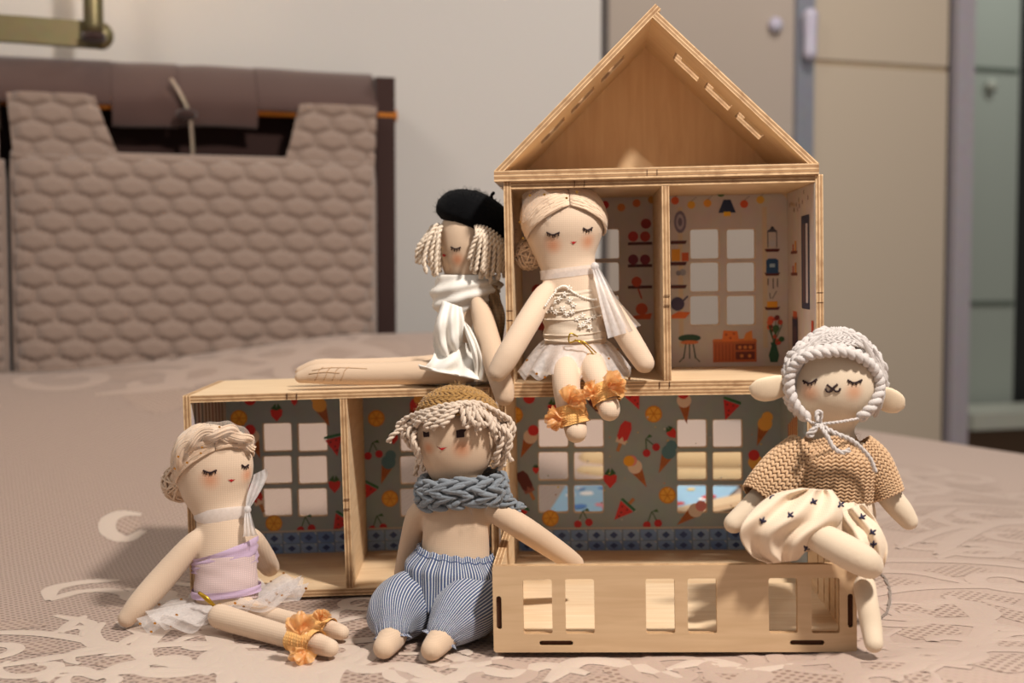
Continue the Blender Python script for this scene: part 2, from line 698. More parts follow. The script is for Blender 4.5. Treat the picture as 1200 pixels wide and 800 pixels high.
# wardrobe with sliding doors
wd = thing('wardrobe', SQ(s_at(820, WARDQ), WARDQ, -0.5), 'beige sliding door wardrobe behind the toy house', 'wardrobe')
s705, s925, s945, s1106, s1113, s1132 = [s_at(p, WARDQ) for p in (690, 926, 946, 1107, 1113, 1133)]
obj('sliding_door', *sqbox(s705 - 0.35, s925, WARDQ - 0.03, WARDQ, -0.48, 2.1), m_board2, wd, False)
obj('painted_shadow_line', *sqbox(s_at(703, WARDQ + 0.012), s_at(712, WARDQ + 0.012), WARDQ, WARDQ + 0.012, -0.48, 2.1), plain('painted_shadow_grey', (92, 84, 80), 0.8), wd, False)  # solid grey strip painting the shade where the wall ends
pr = obj('door_profile', *sqbox(s925, s945, WARDQ - 0.03, WARDQ + 0.02, -0.48, 2.1), m_alu, wd, False)
zs = z_at(1025, 76, WARDQ)
dr = obj('sliding_door', *sqbox(s945, s1106, WARDQ - 0.04, WARDQ - 0.008, -0.48, zs - 0.008), m_board, wd, False)
obj('upper_board', *sqbox(s945, s1106, WARDQ - 0.04, WARDQ - 0.008, zs + 0.008, 2.1), m_board, dr, False)
obj('joint_strip', *sqbox(s945, s1106, WARDQ - 0.04, WARDQ - 0.014, zs - 0.008, zs + 0.008), plain('joint_strip', (172, 152, 126), 0.7), dr, False)
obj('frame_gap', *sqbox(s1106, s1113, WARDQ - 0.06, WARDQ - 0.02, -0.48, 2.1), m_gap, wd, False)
obj('end_frame', *sqbox(s1113, s1132, WARDQ - 0.06, WARDQ + 0.012, -0.48, 2.1), m_alu2, wd, False)


def ball(name, px, py, q, r, m, parent, stretch=1.0):
    s = s_at(px, q); p = SQ(s, q); z = P(px, py, p.y).z
    c = Vector((p.x, p.y, z))
    return obj(name, *ellipsoid(c, (HS * r, HQ * r * 0.8, Vector((0, 0, r * stretch))), 14, 10), m, parent)


ball('knob', 905, 29, WARDQ + 0.012, 0.021, m_knob, wd)
s_ = s_at(935, WARDQ)
za, zb = z_at(935, 22, WARDQ), z_at(935, 66, WARDQ)
p0 = SQ(s_, WARDQ + 0.045)
obj('handle', *capsule([(p0.x, p0.y, za), (p0.x, p0.y, (za + zb) / 2), (p0.x, p0.y, zb)], [0.021, 0.019, 0.019]), m_knob, pr)

# passage built in place of the reflection in a mirrored wardrobe door
HALQ = -1.9
sa, sb = s_at(1110, HALQ), s_at(1188, HALQ)
hp = tag(obj('wall_mirror_standin', *sqbox(sa - 0.3, sb, HALQ - 0.05, HALQ, -0.5, 2.2), m_green, smooth=False), 'grey green panelled wall standing in for a mirror reflection', None, None, 'structure')
for py in (82, 355):
    z = z_at(1160, py, HALQ)
    obj('panel_groove', *sqbox(sa - 0.25, sb - 0.01, HALQ, HALQ + 0.006, z - 0.01, z + 0.01), plain('groove', (96, 104, 94), 0.8), hp, False)
hk = tag(ball('wall_hook', 1156, 100, HALQ + 0.02, 0.025, plain('hook', (170, 172, 160), 0.4), None), 'small pale hook on the wall standing in for a mirror reflection', 'hook')
tag(obj('door_standin', *sqbox(sb, sb + 0.9, HALQ - 0.12, HALQ - 0.06, -0.5, 2.2), plain('dark_mirror_view', (30, 30, 28), 0.6), smooth=False), 'dark board standing in for the dark part of a mirror reflection', None, None, 'structure')  # dark board in place of the dark area in the mirror
b0, b1 = s_at(1142, HALQ + 0.35), s_at(1142, HALQ + 0.35) + 0.9
zt, zb = z_at(1170, 484, HALQ + 0.35), z_at(1170, 503, HALQ + 0.35)
bn = thing('bench_standin', SQ(b0, HALQ + 0.2, -0.5), 'low block with a pale top standing in for a mirror reflection', 'bench_standin')  # stands in for the pale shape reflected in the mirror
obj('bench_top', *sqbox(b0, b1, HALQ + 0.05, HALQ + 0.35, zb, zt), plain('pale_bench_top', (190, 190, 176), 0.5), bn, False)
obj('bench_body', *sqbox(b0 - 0.02, b1, HALQ + 0.05, HALQ + 0.34, -0.5, zb), plain('brown_bench', (74, 54, 36), 0.6), bn, False)

# ------------------------------------------------------------------ headboard, rod, hanging cushions
m_velvet = cloth('brown_velvet', (94, 70, 64), 0.004, 0.2, 0.16, sheen=0.6, blot=9)
m_velvet2 = cloth('dark_brown_velvet', (66, 46, 42), 0.004, 0.2, 0.1, sheen=0.3, blot=9)
m_quilt = cloth('taupe_quilted_velvet', (160, 138, 124), 0.003, 0.1, 0.05, sheen=0.5, blot=14)
m_rod = plain('orange_wood_rod', (196, 116, 40), 0.45)
m_strap = plain('pale_metal_strap', (168, 150, 130), 0.4, 0.5)


def hz(px, py, q=0.0):
    return z_at(px, py, q)


sL, sR = -0.75, s_at(456, 0.0)
ztop = hz(250, 84)
hb = thing('headboard', SQ(0.2, -0.03, -0.5), 'brown velvet headboard with a wooden hanging rod', 'headboard')


def cushion_sheet(s0, s1, z0, z1, q, th, bulge, fn=None, nx=60, nz=30):
    V = []
    for side in (1, -1):
        for j in range(nz + 1):
            for i in range(nx + 1):
                u, v = i / nx, j / nz
                e = (1 - abs(2 * u - 1) ** 6) * (1 - abs(2 * v - 1) ** 6)
                d = th * 0.5 + bulge * e ** 0.5
                if side > 0 and fn: d += fn(s0 + (s1 - s0) * u, z0 + (z1 - z0) * v)
                V.append(SQ(s0 + (s1 - s0) * u, q + side * d, z0 + (z1 - z0) * v))
    n = nx + 1; off_ = n * (nz + 1)
    F = [f[::-1] for f in grid_faces(nz + 1, n)] + [tuple(a + off_ for a in f) for f in grid_faces(nz + 1, n)]
    ring = list(range(n)) + [j * n + nx for j in range(1, nz + 1)] + [nz * n + i for i in range(nx - 1, -1, -1)] + [j * n for j in range(nz - 1, 0, -1)]
    for a, b in zip(ring, ring[1:] + ring[:1]):
        F.append((a, b, b + off_, a + off_))
    return V, F


obj('velvet_panel', *cushion_sheet(sL, sR - 0.02, -0.2, ztop, -0.035, 0.05, 0.008,
    lambda s, z: 0.004 * math.sin(23 * s) * math.sin(9 * z + 3 * s)), m_velvet2, hb)
obj('side_post', *sqbox(sR - 0.035, sR, -0.09, 0.06, -0.4, ztop - 0.004), m_velvet2, hb, False)
zr = hz(300, 131, 0.05)
rod = obj('rod', *tube([SQ(sL, 0.05, zr + 0.01), SQ(sR + 0.004, 0.05, zr + 0.002)], 0.011, 12), m_rod, hb)
# velvet lambrequin folded over the rod, in three lengths with seams between
for a, b, zl in ((-60, 135, 108), (135.5, 212, 146), (212.5, 302, 146), (302.5, 440, 126)):
    sa_, sb_ = s_at(a, 0.03), s_at(b, 0.03)
    z1_ = ztop + 0.004
    z0_ = hz((a + b) / 2, zl, 0.05)
    V = []
    nx = 14
    prof = [(-0.03, z1_ - 0.05), (-0.03, z1_), (0.0, z1_ + 0.006), (0.02, z1_ - 0.002), (0.045, z1_ - 0.03), (0.063, zr + 0.02), (0.066, zr), (0.058, z0_ - 0.004), (0.05, z0_)]
    prof = spline(prof, 22)
    for q_, z_ in prof:
        for i in range(nx + 1):
            u = i / nx
            V.append(SQ(sa_ + (sb_ - sa_) * u, q_ + 0.002 * math.sin(9 * u + a), z_ + 0.001 * math.sin(5 * u + a)))
    obj('velvet_flap', V, grid_faces(22, nx + 1), m_velvet, hb)
st = spline([SQ(s_at(205, 0.07), 0.071, hz(205, 93, 0.07)), SQ(s_at(214, 0.07), 0.076, hz(214, 108, 0.07)), SQ(s_at(225, 0.07), 0.076, hz(225, 133, 0.07)),
             SQ(s_at(228, 0.07), 0.074, hz(228, 160, 0.07)), SQ(s_at(229, 0.07), 0.073, hz(229, 186, 0.07))], 20)
obj('strap', *tube(st, 0.008, 8, flat=0.4), m_strap, hb)
pk = SQ(s_at(222, 0.08), 0.085, hz(222, 134, 0.08))
obj('strap_knot', *ellipsoid(pk, (HS * 0.018, HQ * 0.012, Vector((0, 0, 0.01)))), m_velvet2, hb)


def hexquilt(s, z, w_=0.062, h_=0.0300):
    """puffs of a hexagon quilting (rows offset by half, upright short seams)"""
    k = 0.866 * w_ / h_
    r0 = round(z / h_)
    best, sec = 9, 9
    for r in (r0 - 1, r0, r0 + 1):
        o_ = 0.5 * w_ * (r % 2)
        c0 = round((s - o_) / w_)
        for c in (c0 - 1, c0, c0 + 1):
            d = math.hypot(s - o_ - c * w_, (z - r * h_) * k)
            if d < best: best, sec = d, best
            elif d < sec: sec = d
    e = max(0, min(1, (sec - best) / 0.028))
    return 0.013 * (e ** 0.5) - 0.005


def hanging_cushion(label, x0, x1, tabs, y0=186, y1=470):
    q = 0.10
    s0, s1 = s_at(x0, q), s_at(x1, q)
    zt_, zb_ = hz((x0 + x1) / 2, y0, q), hz((x0 + x1) / 2, y1, q)
    t = thing('hanging_cushion', SQ((s0 + s1) / 2, q, zb_), label, 'cushion', 'quilted headboard cushions')
    cu = obj('cushion', *cushion_sheet(s0, s1, zb_, zt_, q, 0.012, 0.022, hexquilt, 230, 130), m_quilt, t)
    edge = [SQ(s0, q, zb_), SQ(s0, q, zt_), SQ(s1, q, zt_), SQ(s1, q, zb_)]
    pts = []
    for a, b in zip(edge, edge[1:]):
        pts += [a.lerp(b, k / 12) for k in range(12)]
    obj('piping', *tube(pts + [edge[-1]], 0.007, 8), m_quilt, cu)
    zl = hz((x0 + x1) / 2, y0 - 10, q)
    for (a0, a1, b0_, b1_, yt) in tabs:      # top-left, top-right, foot-left, foot-right pixels
        sA0, sA1, sB0, sB1 = [s_at(v, 0.09) for v in (a0, a1, b0_, b1_)]
        ztab = hz((a0 + a1) / 2, yt, 0.08)
        nx, nz = 64, 52
        V = []
        for j in range(nz + 1):
            v = j / nz
            vb = min(1, v / 0.86)
            back = sstep(0.86, 1.0, v)
            ez = vb ** 1.0
            for i in range(nx + 1):
                u = i / nx
                k = sstep(0.0, 0.45, vb) if vb < 0.45 else 1
                k = vb ** 0.8
                a = sB0 + (sA0 - sB0) * k
                b = sB1 + (sA1 - sB1) * k
                s_ = a + (b - a) * u
                z_ = zt_ - 0.012 + (ztab - zt_ + 0.012) * ez - 0.05 * back * back
                rim = min(1, min(u, 1 - u) / 0.12)
                V.append(SQ(s_, 0.098 - 0.075 * back + (hexquilt(s_, z_) * 0.9 + 0.006 * rim) * (1 - back), z_ - 0.01 * (1 - rim) * 0.2))
        obj('tab', V, [f[::-1] for f in grid_faces(nz + 1, nx + 1)], m_quilt, t)
    return t


hanging_cushion('taupe hexagon quilted cushion hanging by two tabs from the rod', 20, 437, [(14, 116, 22, 150, 111), (352, 441, 330, 438, 125)])
hanging_cushion('edge of a second quilted cushion at the left picture edge', -330, 6, [(-92, 4, -120, 4, 108)])

# ------------------------------------------------------------------ brass wall lamp
m_brass = plain('aged_brass', (120, 108, 78), 0.42, 0.8)
wl = thing('wall_lamp', SQ(s_at(40, -0.05), WALLQ, hz(40, 30, 0)), 'brass swing arm wall lamp above the headboard', 'lamp')
qa = 0.02
arm = [SQ(s_at(a, qa), qa, hz(a, b, qa)) for a, b in ((-160, 26), (0, 33), (70, 38), (124, 42))]
V, F = [], []
m1 = spline(arm, 12)
secs = [(-0.010, -0.022), (0.010, -0.022), (0.010, 0.022), (-0.010, 0.022)]
for p in m1:
    for a, b in secs:
        V.append(Vector(p) + HQ * a + Vector((0, 0, b)))
F = grid_faces(12, 4, True) + [(3, 2, 1, 0), (44, 45, 46, 47)]
obj('arm', V, F, m_brass, wl, False)
e = Vector(m1[-1])
obj('arm_end', *ellipsoid(e, (HS * 0.022, HQ * 0.012, Vector((0, 0, 0.024))), 16, 10), m_brass, wl)
c0 = SQ(s_at(116, 0.05), 0.05, hz(116, 38, 0.05))
obj('upright_tube', *tube([c0 - Vector((0, 0, 0.004)), c0 + Vector((0, 0, 0.012)), c0 + Vector((0, 0, 0.3))], [0.016, 0.0165, 0.0165], 16), m_brass, wl)
obj('joint_collar', *tube([c0 - Vector((0, 0, 0.014)), c0 - Vector((0, 0, 0.002))], 0.02, 16), m_velvet2, wl)
obj('wall_plate', *tube([SQ(s_at(-150, WALLQ), WALLQ, arm[0].z), SQ(s_at(-150, WALLQ), WALLQ + 0.02, arm[0].z)], 0.05, 20), m_brass, wl)
c1 = SQ(s_at(-150, 0), WALLQ + 0.01, arm[0].z)
obj('bracket', *tube([c1, arm[0]], 0.01, 10), m_brass, wl)
zt_ = c0.z + 0.3
V, F = tube([c0 + Vector((0, 0, 0.27)), c0 + Vector((0, 0, 0.45))], [0.12, 0.075], 28, caps=False)
obj('lamp_shade', V, F, tulle('shade_linen', (240, 220, 190), 0.8), wl)
bl = ellipsoid(c0 + Vector((0, 0, 0.34)), ((0.028, 0, 0), (0, 0.028, 0), (0, 0, 0.036)))
mb, nt, b, L = newmat('lit_bulb')
b.inputs['Emission Color'].default_value = (1, 0.82, 0.62, 1); b.inputs['Emission Strength'].default_value = 60
obj('bulb', *bl, mb, wl)

# ------------------------------------------------------------------ bed and bedspread
def bed_mat():
    m, nt, b, L = newmat('taupe_net_weave_bedspread')
    co = nd(nt, 'ShaderNodeTexCoord')
    mp = nd(nt, 'ShaderNodeMapping'); mp.inputs['Rotation'].default_value = (0, 0, R(24))
    L.new(co.outputs['UV'], mp.inputs['Vector'])
    ws = []
    for d, per in (('X', 0.0068), ('Y', 0.0062)):
        wv = nd(nt, 'ShaderNodeTexWave', wave_type='BANDS', bands_direction=d)
        wv.inputs['Scale'].default_value = 0.314 / per
        wv.inputs['Distortion'].default_value = 0.5
        wv.inputs['Detail'].default_value = 0.0
        L.new(mp.outputs[0], wv.inputs['Vector'])
        ws.append(wv.outputs['Fac'])
    holes = math_(nt, 'MULTIPLY', ws[0], ws[1])
    # broad zones where the net shows and where the ground is plain satin
    sx = nd(nt, 'ShaderNodeSeparateXYZ'); L.new(co.outputs['UV'], sx.inputs[0])
    zn = nd(nt, 'ShaderNodeTexNoise'); zn.inputs['Scale'].default_value = 5; zn.inputs['Detail'].default_value = 2
    L.new(co.outputs['UV'], zn.inputs['Vector'])
    zx = math_(nt, 'ADD', math_(nt, 'MULTIPLY', sx.outputs['X'], 1.0), math_(nt, 'MULTIPLY', zn.outputs['Fac'], 0.35))
    zone = ramp(nt, zx, [(0.10, (1, 1, 1, 1)), (0.30, (0.12, 0.12, 0.12, 1))])
    h = math_(nt, 'MULTIPLY', ramp(nt, holes, [(0.25, (0, 0, 0, 1)), (0.6, (1, 1, 1, 1))]), zone)
    n = nd(nt, 'ShaderNodeTexNoise'); n.inputs['Scale'].default_value = 800; n.inputs['Detail'].default_value = 2
    L.new(co.outputs['UV'], n.inputs['Vector'])
    c = mixc(nt, h, lin(174, 150, 135), lin(120, 97, 84))
    c = mixc(nt, 0.25, c, n.outputs['Color'], 'SOFT_LIGHT')
    L.new(c, b.inputs['Base Color'])
    b.inputs['Roughness'].default_value = 0.62
    b.inputs['Specular IOR Level'].default_value = 0.35
    b.inputs['Sheen Weight'].default_value = 0.25
    bp = nd(nt, 'ShaderNodeBump'); bp.inputs['Strength'].default_value = 0.5; bp.inputs['Distance'].default_value = 0.001
    bp.invert = True
    L.new(h, bp.inputs['Height']); L.new(bp.outputs['Normal'], b.inputs['Normal'])
    return m


def satin(name, rgb, per=0.0):
    m, nt, b, L = newmat(name)
    co = nd(nt, 'ShaderNodeTexCoord')
    n = nd(nt, 'ShaderNodeTexNoise'); n.inputs['Scale'].default_value = 500; n.inputs['Detail'].default_value = 3
    L.new(co.outputs['UV'], n.inputs['Vector'])
    c = mixc(nt, 0.22, lin(*rgb), n.outputs['Color'], 'SOFT_LIGHT')
    h = n.outputs['Fac']
    if per:
        ws = []
        mp = nd(nt, 'ShaderNodeMapping'); mp.inputs['Rotation'].default_value = (0, 0, R(40))
        L.new(co.outputs['UV'], mp.inputs['Vector'])
        for d in ('X', 'Y'):
            wv = nd(nt, 'ShaderNodeTexWave', wave_type='BANDS', bands_direction=d)
            wv.inputs['Scale'].default_value = 0.314 / per
            L.new(mp.outputs[0], wv.inputs['Vector']); ws.append(wv.outputs['Fac'])
        h = ramp(nt, math_(nt, 'MULTIPLY', ws[0], ws[1]), [(0.2, (0, 0, 0, 1)), (0.5, (1, 1, 1, 1))])
        c = mixc(nt, h, c, lin(136, 110, 96))
    L.new(c, b.inputs['Base Color'])
    b.inputs['Roughness'].default_value = 0.5
    b.inputs['Sheen Weight'].default_value = 0.2
    bp = nd(nt, 'ShaderNodeBump'); bp.inputs['Strength'].default_value = 0.3; bp.inputs['Distance'].default_value = 0.0006
    bp.invert = bool(per)
    L.new(h, bp.inputs['Height']); L.new(bp.outputs['Normal'], b.inputs['Normal'])
    return m


SIDE = 1.56
bed = thing('bed', SQ(0.5, 0.9, -0.5), 'wide bed under a taupe damask bedspread', 'bed')
ss = list(np.arange(-0.8, SIDE - 0.03, 0.012)) + [SIDE - 0.03 + 0.03 * math.sin(a) for a in (0, 0.3, 0.6, 0.9, 1.2, 1.5)] + [SIDE, SIDE + 0.004, SIDE + 0.006]
drop = [0.0] * (len(ss) - 9) + [0.03 * (1 - math.cos(a)) for a in (0, 0.3, 0.6, 0.9, 1.2, 1.5)] + [0.06, 0.2, 0.42]
qs = list(np.arange(0.15, 2.0, 0.012))
V, uv0 = [], []
for q in qs:
    for s, d in zip(ss, drop):
        p = SQ(s + 0.36 * (min(q, 1.1) - 0.385) * sstep(0.7, 1.5, s) - 0.04 * sstep(0.7, 1.5, s), q)
        V.append((p.x, p.y, bedz(p.x, p.y) - d))
        uv0.append((p.x, p.y - d))
F = [f[::-1] for f in grid_faces(len(qs), len(ss))]
spread = obj('bedspread', V, F, bed_mat(), bed, True, uv=[uv0[i] for f in F for i in f])
obj('mattress', *sqbox(-0.8, SIDE - 0.05, 0.03, 1.98, -0.32, -0.06), plain('mattress', (200, 190, 180)), bed, False)
obj('bed_base', *sqbox(-0.78, SIDE - 0.08, 0.03, 1.95, -0.5, -0.32), m_velvet2, bed, False)

SAT = satin('pale_satin_scroll', (202, 183, 167))
SAT2 = satin('tonal_satin_scroll', (181, 158, 143))
LACE = satin('open_lace_fill', (178, 154, 138), 0.0075)
pos_, posu = [], []


def stroke(pts, w0, acc, lift=0.0004, taper=(0.35, 0.5)):
    """flat band of satin stitches on the bed; pts in bed metres"""
    q = spline(pts, max(10, len(pts) * 8))
    t = np.gradient(q, axis=0); t /= np.linalg.norm(t, axis=1)[:, None] + 1e-9
    nrm = np.stack([-t[:, 1], t[:, 0]], 1)
    m = len(q)
    V = []
    for i in range(m):
        u = i / (m - 1)
        k = min(1, taper[0] + (1 - taper[0]) * u * 5) * min(1, taper[1] + (1 - taper[1]) * (1 - u) * 4)
        for sd in (-1, -0.5, 0, 0.5, 1):
            x, y = q[i] + nrm[i] * sd * w0 * 0.5 * k
            V.append((x, y, bedz(x, y) + lift + 0.0006 * (1 - sd * sd)))
    acc.append((V, [f[::-1] for f in grid_faces(m, 5)]))


def patch(pts, acc, lift=0.0003):
    q = spline(list(pts) + [pts[0]], 28)[:-1]
    c = q.mean(axis=0)
    V = [(c[0], c[1], bedz(*c) + lift)]
    for k in (0.5, 1.0):
        for x, y in q:
            a, b = c + (np.array((x, y)) - c) * k
            V.append((a, b, bedz(a, b) + lift))
    n = len(q)
    F = [(0, 1 + i, 1 + (i + 1) % n) for i in range(n)] + [(1 + i, 1 + n + i, 1 + n + (i + 1) % n, 1 + (i + 1) % n) for i in range(n)]
    acc.append((V, F))


def bp_(*pp):
    return [tuple(onbed(a, b)[:2]) for a, b in pp]


sat, sat2, lace = [], [], []
# scrolls in the near left corner (read off the spread)
S = [
    ([(166, 603), (142, 602), (127, 610), (128, 624), (148, 632), (168, 622)], .016),
    ([(140, 680), (100, 682), (62, 690), (58, 704)], .014), ([(58, 704), (90, 694), (130, 692), (160, 702)], .012),
    ([(120, 730), (105, 745), (125, 760), (160, 762), (172, 745), (150, 735)], .016),
    ([(165, 700), (175, 722), (160, 735), (140, 728)], .014), ([(150, 690), (190, 700), (215, 715), (190, 735), (165, 760), (180, 780)], .018),
    ([(215, 715), (250, 735), (258, 765), (230, 778), (190, 772)], .018), ([(200, 755), (235, 742), (262, 748), (240, 760), (215, 758)], .012),
    ([(52, 800), (60, 788), (90, 785), (120, 796)], .014), ([(120, 796), (150, 780), (200, 776), (250, 790)], .018),
    ([(250, 790), (290, 778), (330, 790), (350, 806)], .016), ([(262, 712), (275, 730), (262, 748)], .012),
    ([(265, 765), (270, 785), (262, 805)], .015), ([(345, 762), (322, 772), (312, 790), (322, 806)], .018),
    ([(395, 775), (360, 788), (372, 806)], .016), ([(400, 775), (430, 785), (470, 780), (500, 790), (540, 806)], .016),
    ([(280, 758), (285, 772), (300, 780)], .012), ([(100, 722), (85, 730), (70, 742)], .010), ([(60, 742), (95, 735), (110, 745)], .010),
    ([(520, 795), (560, 785), (600, 790), (640, 780), (690, 790)], .015), ([(640, 800), (680, 775), (740, 780), (800, 795)], .016),
    ([(780, 785), (830, 775), (880, 785), (930, 778)], .014),
]
for pp, w_ in S:
    stroke(bp_(*pp), w_ * 1.25, sat)
for pp in ([(128, 612), (150, 606), (165, 612), (150, 626)], [(115, 705), (135, 698), (150, 706), (135, 716)], [(150, 752), (180, 740), (190, 755), (165, 770)],
           [(200, 722), (225, 728), (240, 745), (210, 745)], [(150, 695), (180, 705), (175, 720), (160, 712)], [(150, 790), (180, 784), (200, 795), (170, 806)],
           [(275, 752), (300, 760), (318, 772), (295, 785)], [(355, 765), (390, 772), (370, 790), (340, 785)], [(400, 790), (430, 795), (425, 812), (395, 806)]):
    patch(bp_(*pp), lace)
# scroll border running on over the rest of the spread
rs = random.Random(5)


def spiral(cx, cy, r0, turns, a0, hand, w_):
    pts = []
    for k in range(12):
        u = k / 11
        r = r0 * (1 - 0.82 * u)
        a = a0 + hand * u * turns * 2 * PI
        pts.append((cx + r * math.cos(a), cy + r * math.sin(a)))
    stroke(pts, w_, cur)
    return pts[0]


def motif(cx, cy, sc, a):
    h = rs.choice((-1, 1))
    ca, sa_ = math.cos(a), math.sin(a)
    f = lambda x, y: (cx + sc * (x * ca - y * sa_ * h), cy + sc * (x * sa_ + y * ca * h))
    x, y = f(0.05, 0.05)
    spiral(x, y, sc * 0.055, 1.1, a, h, 0.020 * sc)
    x, y = f(-0.07, -0.03)
    spiral(x, y, sc * 0.045, 0.9, a + 2, -h, 0.018 * sc)
    stroke([f(-0.12, -0.06), f(-0.02, -0.05), f(0.08, -0.02), f(0.15, 0.05)], 0.022 * sc, cur)
    stroke([f(0.02, -0.05), f(0.07, -0.09), f(0.14, -0.08)], 0.018 * sc, cur)
    patch([f(-0.02, 0.0), f(0.03, -0.02), f(0.05, 0.01), f(0.0, 0.03)], lace)
    patch([f(0.10, -0.05), f(0.15, -0.04), f(0.16, 0.01), f(0.12, 0.0)], lace)
    patch([f(-0.12, 0.03), f(-0.06, 0.02), f(-0.04, 0.06), f(-0.1, 0.08)], lace)


for (px, py, sc, a) in ((250, 428, 1.5, 0.3), (165, 438, 1.5, 2.6), (320, 416, 1.4, 0.1), (390, 412, 1.2, 2.2), (1085, 600, 1.0, 0.5), (1150, 572, 1.0, 2.4), (1190, 630, 1.1, 1.1), (1100, 668, 1.0, 0.1),
                        (1170, 700, 1.0, 2.9), (1085, 745, 0.9, 0.8), (1160, 775, 0.95, 0.2), (1220, 760, 1.0, 2.0), (1060, 790, 0.8, 1.7), (960, 790, 0.7, 0.2), (870, 800, .7, 2.5),
                        (130, 775, .75, 0.6), (225, 700, .6, 2.0), (300, 790, .7, 1.2), (385, 700, .6, 0.3), (60, 760, .7, 2.4), (190, 800, .7, 0.2), (370, 800, .7, 2.7), (410, 735, .5, 1.0), (760, 815, .8, 0.4), (620, 815, .8, 2.9), (470, 760, .7, 0.4), (450, 815, .9, 2.0), (1065, 560, 1.0, 1.9), (1130, 630, .8, 1.0)):
    cur = sat2 if px > 600 or py < 500 else sat
    p = onbed(px, py)
    motif(p.x, p.y, sc, a)
for nm, acc, mt in (('scroll_embroidery', sat, SAT), ('tonal_embroidery', sat2, SAT2), ('lace_fill', lace, LACE)):
    V, F = merge(acc)
    obj(nm, V, F, mt, spread, True, uv=[(V[i][0], V[i][1]) for f in F for i in f], kind='stuff')

# things lying on the bed behind the house, seen through its windows
def slab(name, c, ux, uy, th, m, label, cat, parent=None):
    V = []
    for z in (0, th):
        for a, b in ((-1, -1), (1, -1), (1, 1), (-1, 1)):
            p = Vector(c) + Vector(ux) * a + Vector(uy) * b
            V.append((p.x, p.y, p.z + z))
    return tag(obj(name, V, [(3, 2, 1, 0), (4, 5, 6, 7), (0, 1, 5, 4), (1, 2, 6, 5), (2, 3, 7, 6), (3, 0, 4, 7)], m, parent, False), label, cat)


ca_, cb_, cc_, cd_ = [onbed(*p, 0.004) for p in ((640, 606), (826, 606), (866, 570), (664, 568))]
card = thing('print_card', ca_, 'blue picture card with ice creams lying behind the house', 'card')


def cardpt(u, v, dz=0.0):
    p = ca_.lerp(cb_, u).lerp(cd_.lerp(cc_, u), v)
    return Vector((p.x, p.y, p.z + dz))


obj('card_sheet', [cardpt(u, v, z) for z in (0, .0008) for u, v in ((0, 0), (1, 0), (1, 1), (0, 1))], [(3, 2, 1, 0), (4, 5, 6, 7), (0, 1, 5, 4), (1, 2, 6, 5), (2, 3, 7, 6), (3, 0, 4, 7)], plain('pale_blue_card', (150, 190, 216), 0.5), card, False)
V, F, cc = [], [], []
for k in range(24):
    a, b = rs.uniform(.06, .94), rs.uniform(.1, .9)
    rr = rs.uniform(.02, .05)
    col_ = rs.choice([lin(200, 60, 60), lin(240, 200, 90), lin(250, 245, 240), lin(60, 120, 190), lin(230, 140, 150)])
    n0 = len(V)
    for j in range(10):
        V.append(tuple(cardpt(a + rr * math.cos(j * PI / 5), b + rr * 1.6 * math.sin(j * PI / 5), .0011 + k * .00003)))
    F.append(tuple(range(n0, n0 + 10))); cc.append(col_)
obj('card_print', V, F, PRINT, card, False, col=cc, kind='stuff')
p1 = onbed(858, 596) + Vector((0.0, 0.0, 0.006))
slab('spare_board', p1, (0.075, 0.06, 0.004), (-0.008, 0.014, 0.0), 0.007, WOOD, 'narrow spare plywood board lying behind the house', 'board')
# rolled and folded beige blanket
rr = thing('rolled_blanket', onbed(830, 548) + Vector((0, 0.02, 0)), 'rolled beige blanket lying on the bed behind the house', 'blanket')
c2 = onbed(830, 565)
m_bl = cloth('beige_blanket', (214, 184, 140), 0.003, 0.2, 0.08)
obj('roll', *capsule([c2 + Vector((-0.16, 0.05, 0.022)), c2 + Vector((0, 0.04, 0.022)), c2 + Vector((0.18, 0.02, 0.022))], [0.016, 0.017, 0.016]), m_bl, rr)
obj('roll', *capsule([c2 + Vector((-0.17, 0.01, 0.009)), c2 + Vector((0, -0.01, 0.009)), c2 + Vector((0.18, -0.02, 0.009))], [0.012, 0.012, 0.012]), m_bl, rr)

# ------------------------------------------------------------------ plywood toy house
WM, HM, DM = 0.294, 0.1950, 0.172
T = TP


def MX(xa, ya, za, o):
    m = Matrix.Identity(4)
    for i, a in enumerate((xa, ya, za)):
        for r in range(3): m[r][i] = a[r]
    for r in range(3): m[r][3] = o[r]
    return m


def frame(o, yaw, tilt):
    return Matrix.Translation(o) @ Matrix.Rotation(R(yaw), 4, 'Z') @ Matrix.Rotation(R(-tilt), 4, 'Y')


ML = frame((-0.3045, 1.199, -0.0030), 1.6, 1.5)
MR = frame((-0.0095, 1.199, 0.002), -3.4, 1.1)
MU = MR @ Matrix.Translation((0.009, 0.0, HM))
MA = MU @ Matrix.Translation((-0.0085, -0.002, HM + 0.0002))
MY = MR @ Matrix.Translation((0.006, -0.186, 0.001))


def uw(mx, px, py, v):
    """picture point -> (u, w) on the wall v of a module"""
    inv = mx.inverted()
    c = inv @ CAM
    d = inv.to_3x3() @ ray(px, py)
    p = c + d * ((v - c.y) / d.y)
    return p.x, p.z


def hor(name, x0, x1, y0, y1, z, parent, mats=PLY, t=T):
    return panel(name, [(x0, y0), (x1, y0), (x1, y1), (x0, y1)], [], t, Matrix.Translation((0, 0, z)), mats, parent)


def side(name, u, z0, z1, parent, v0=0.0, v1=DM, holes=(), mats=PLY, t=T):
    return panel(name, rrect(v0, z0, v1, z1, 0.001, 2), list(holes), t, MX((0, 1, 0), (0, 0, 1), (1, 0, 0), (u, 0, 0)), mats, parent)


def back(name, outer, holes, v, t, mats, parent):
    return panel(name, outer, holes, t, MX((1, 0, 0), (0, 0, 1), (0, -1, 0), (0, v, 0)), mats, parent)


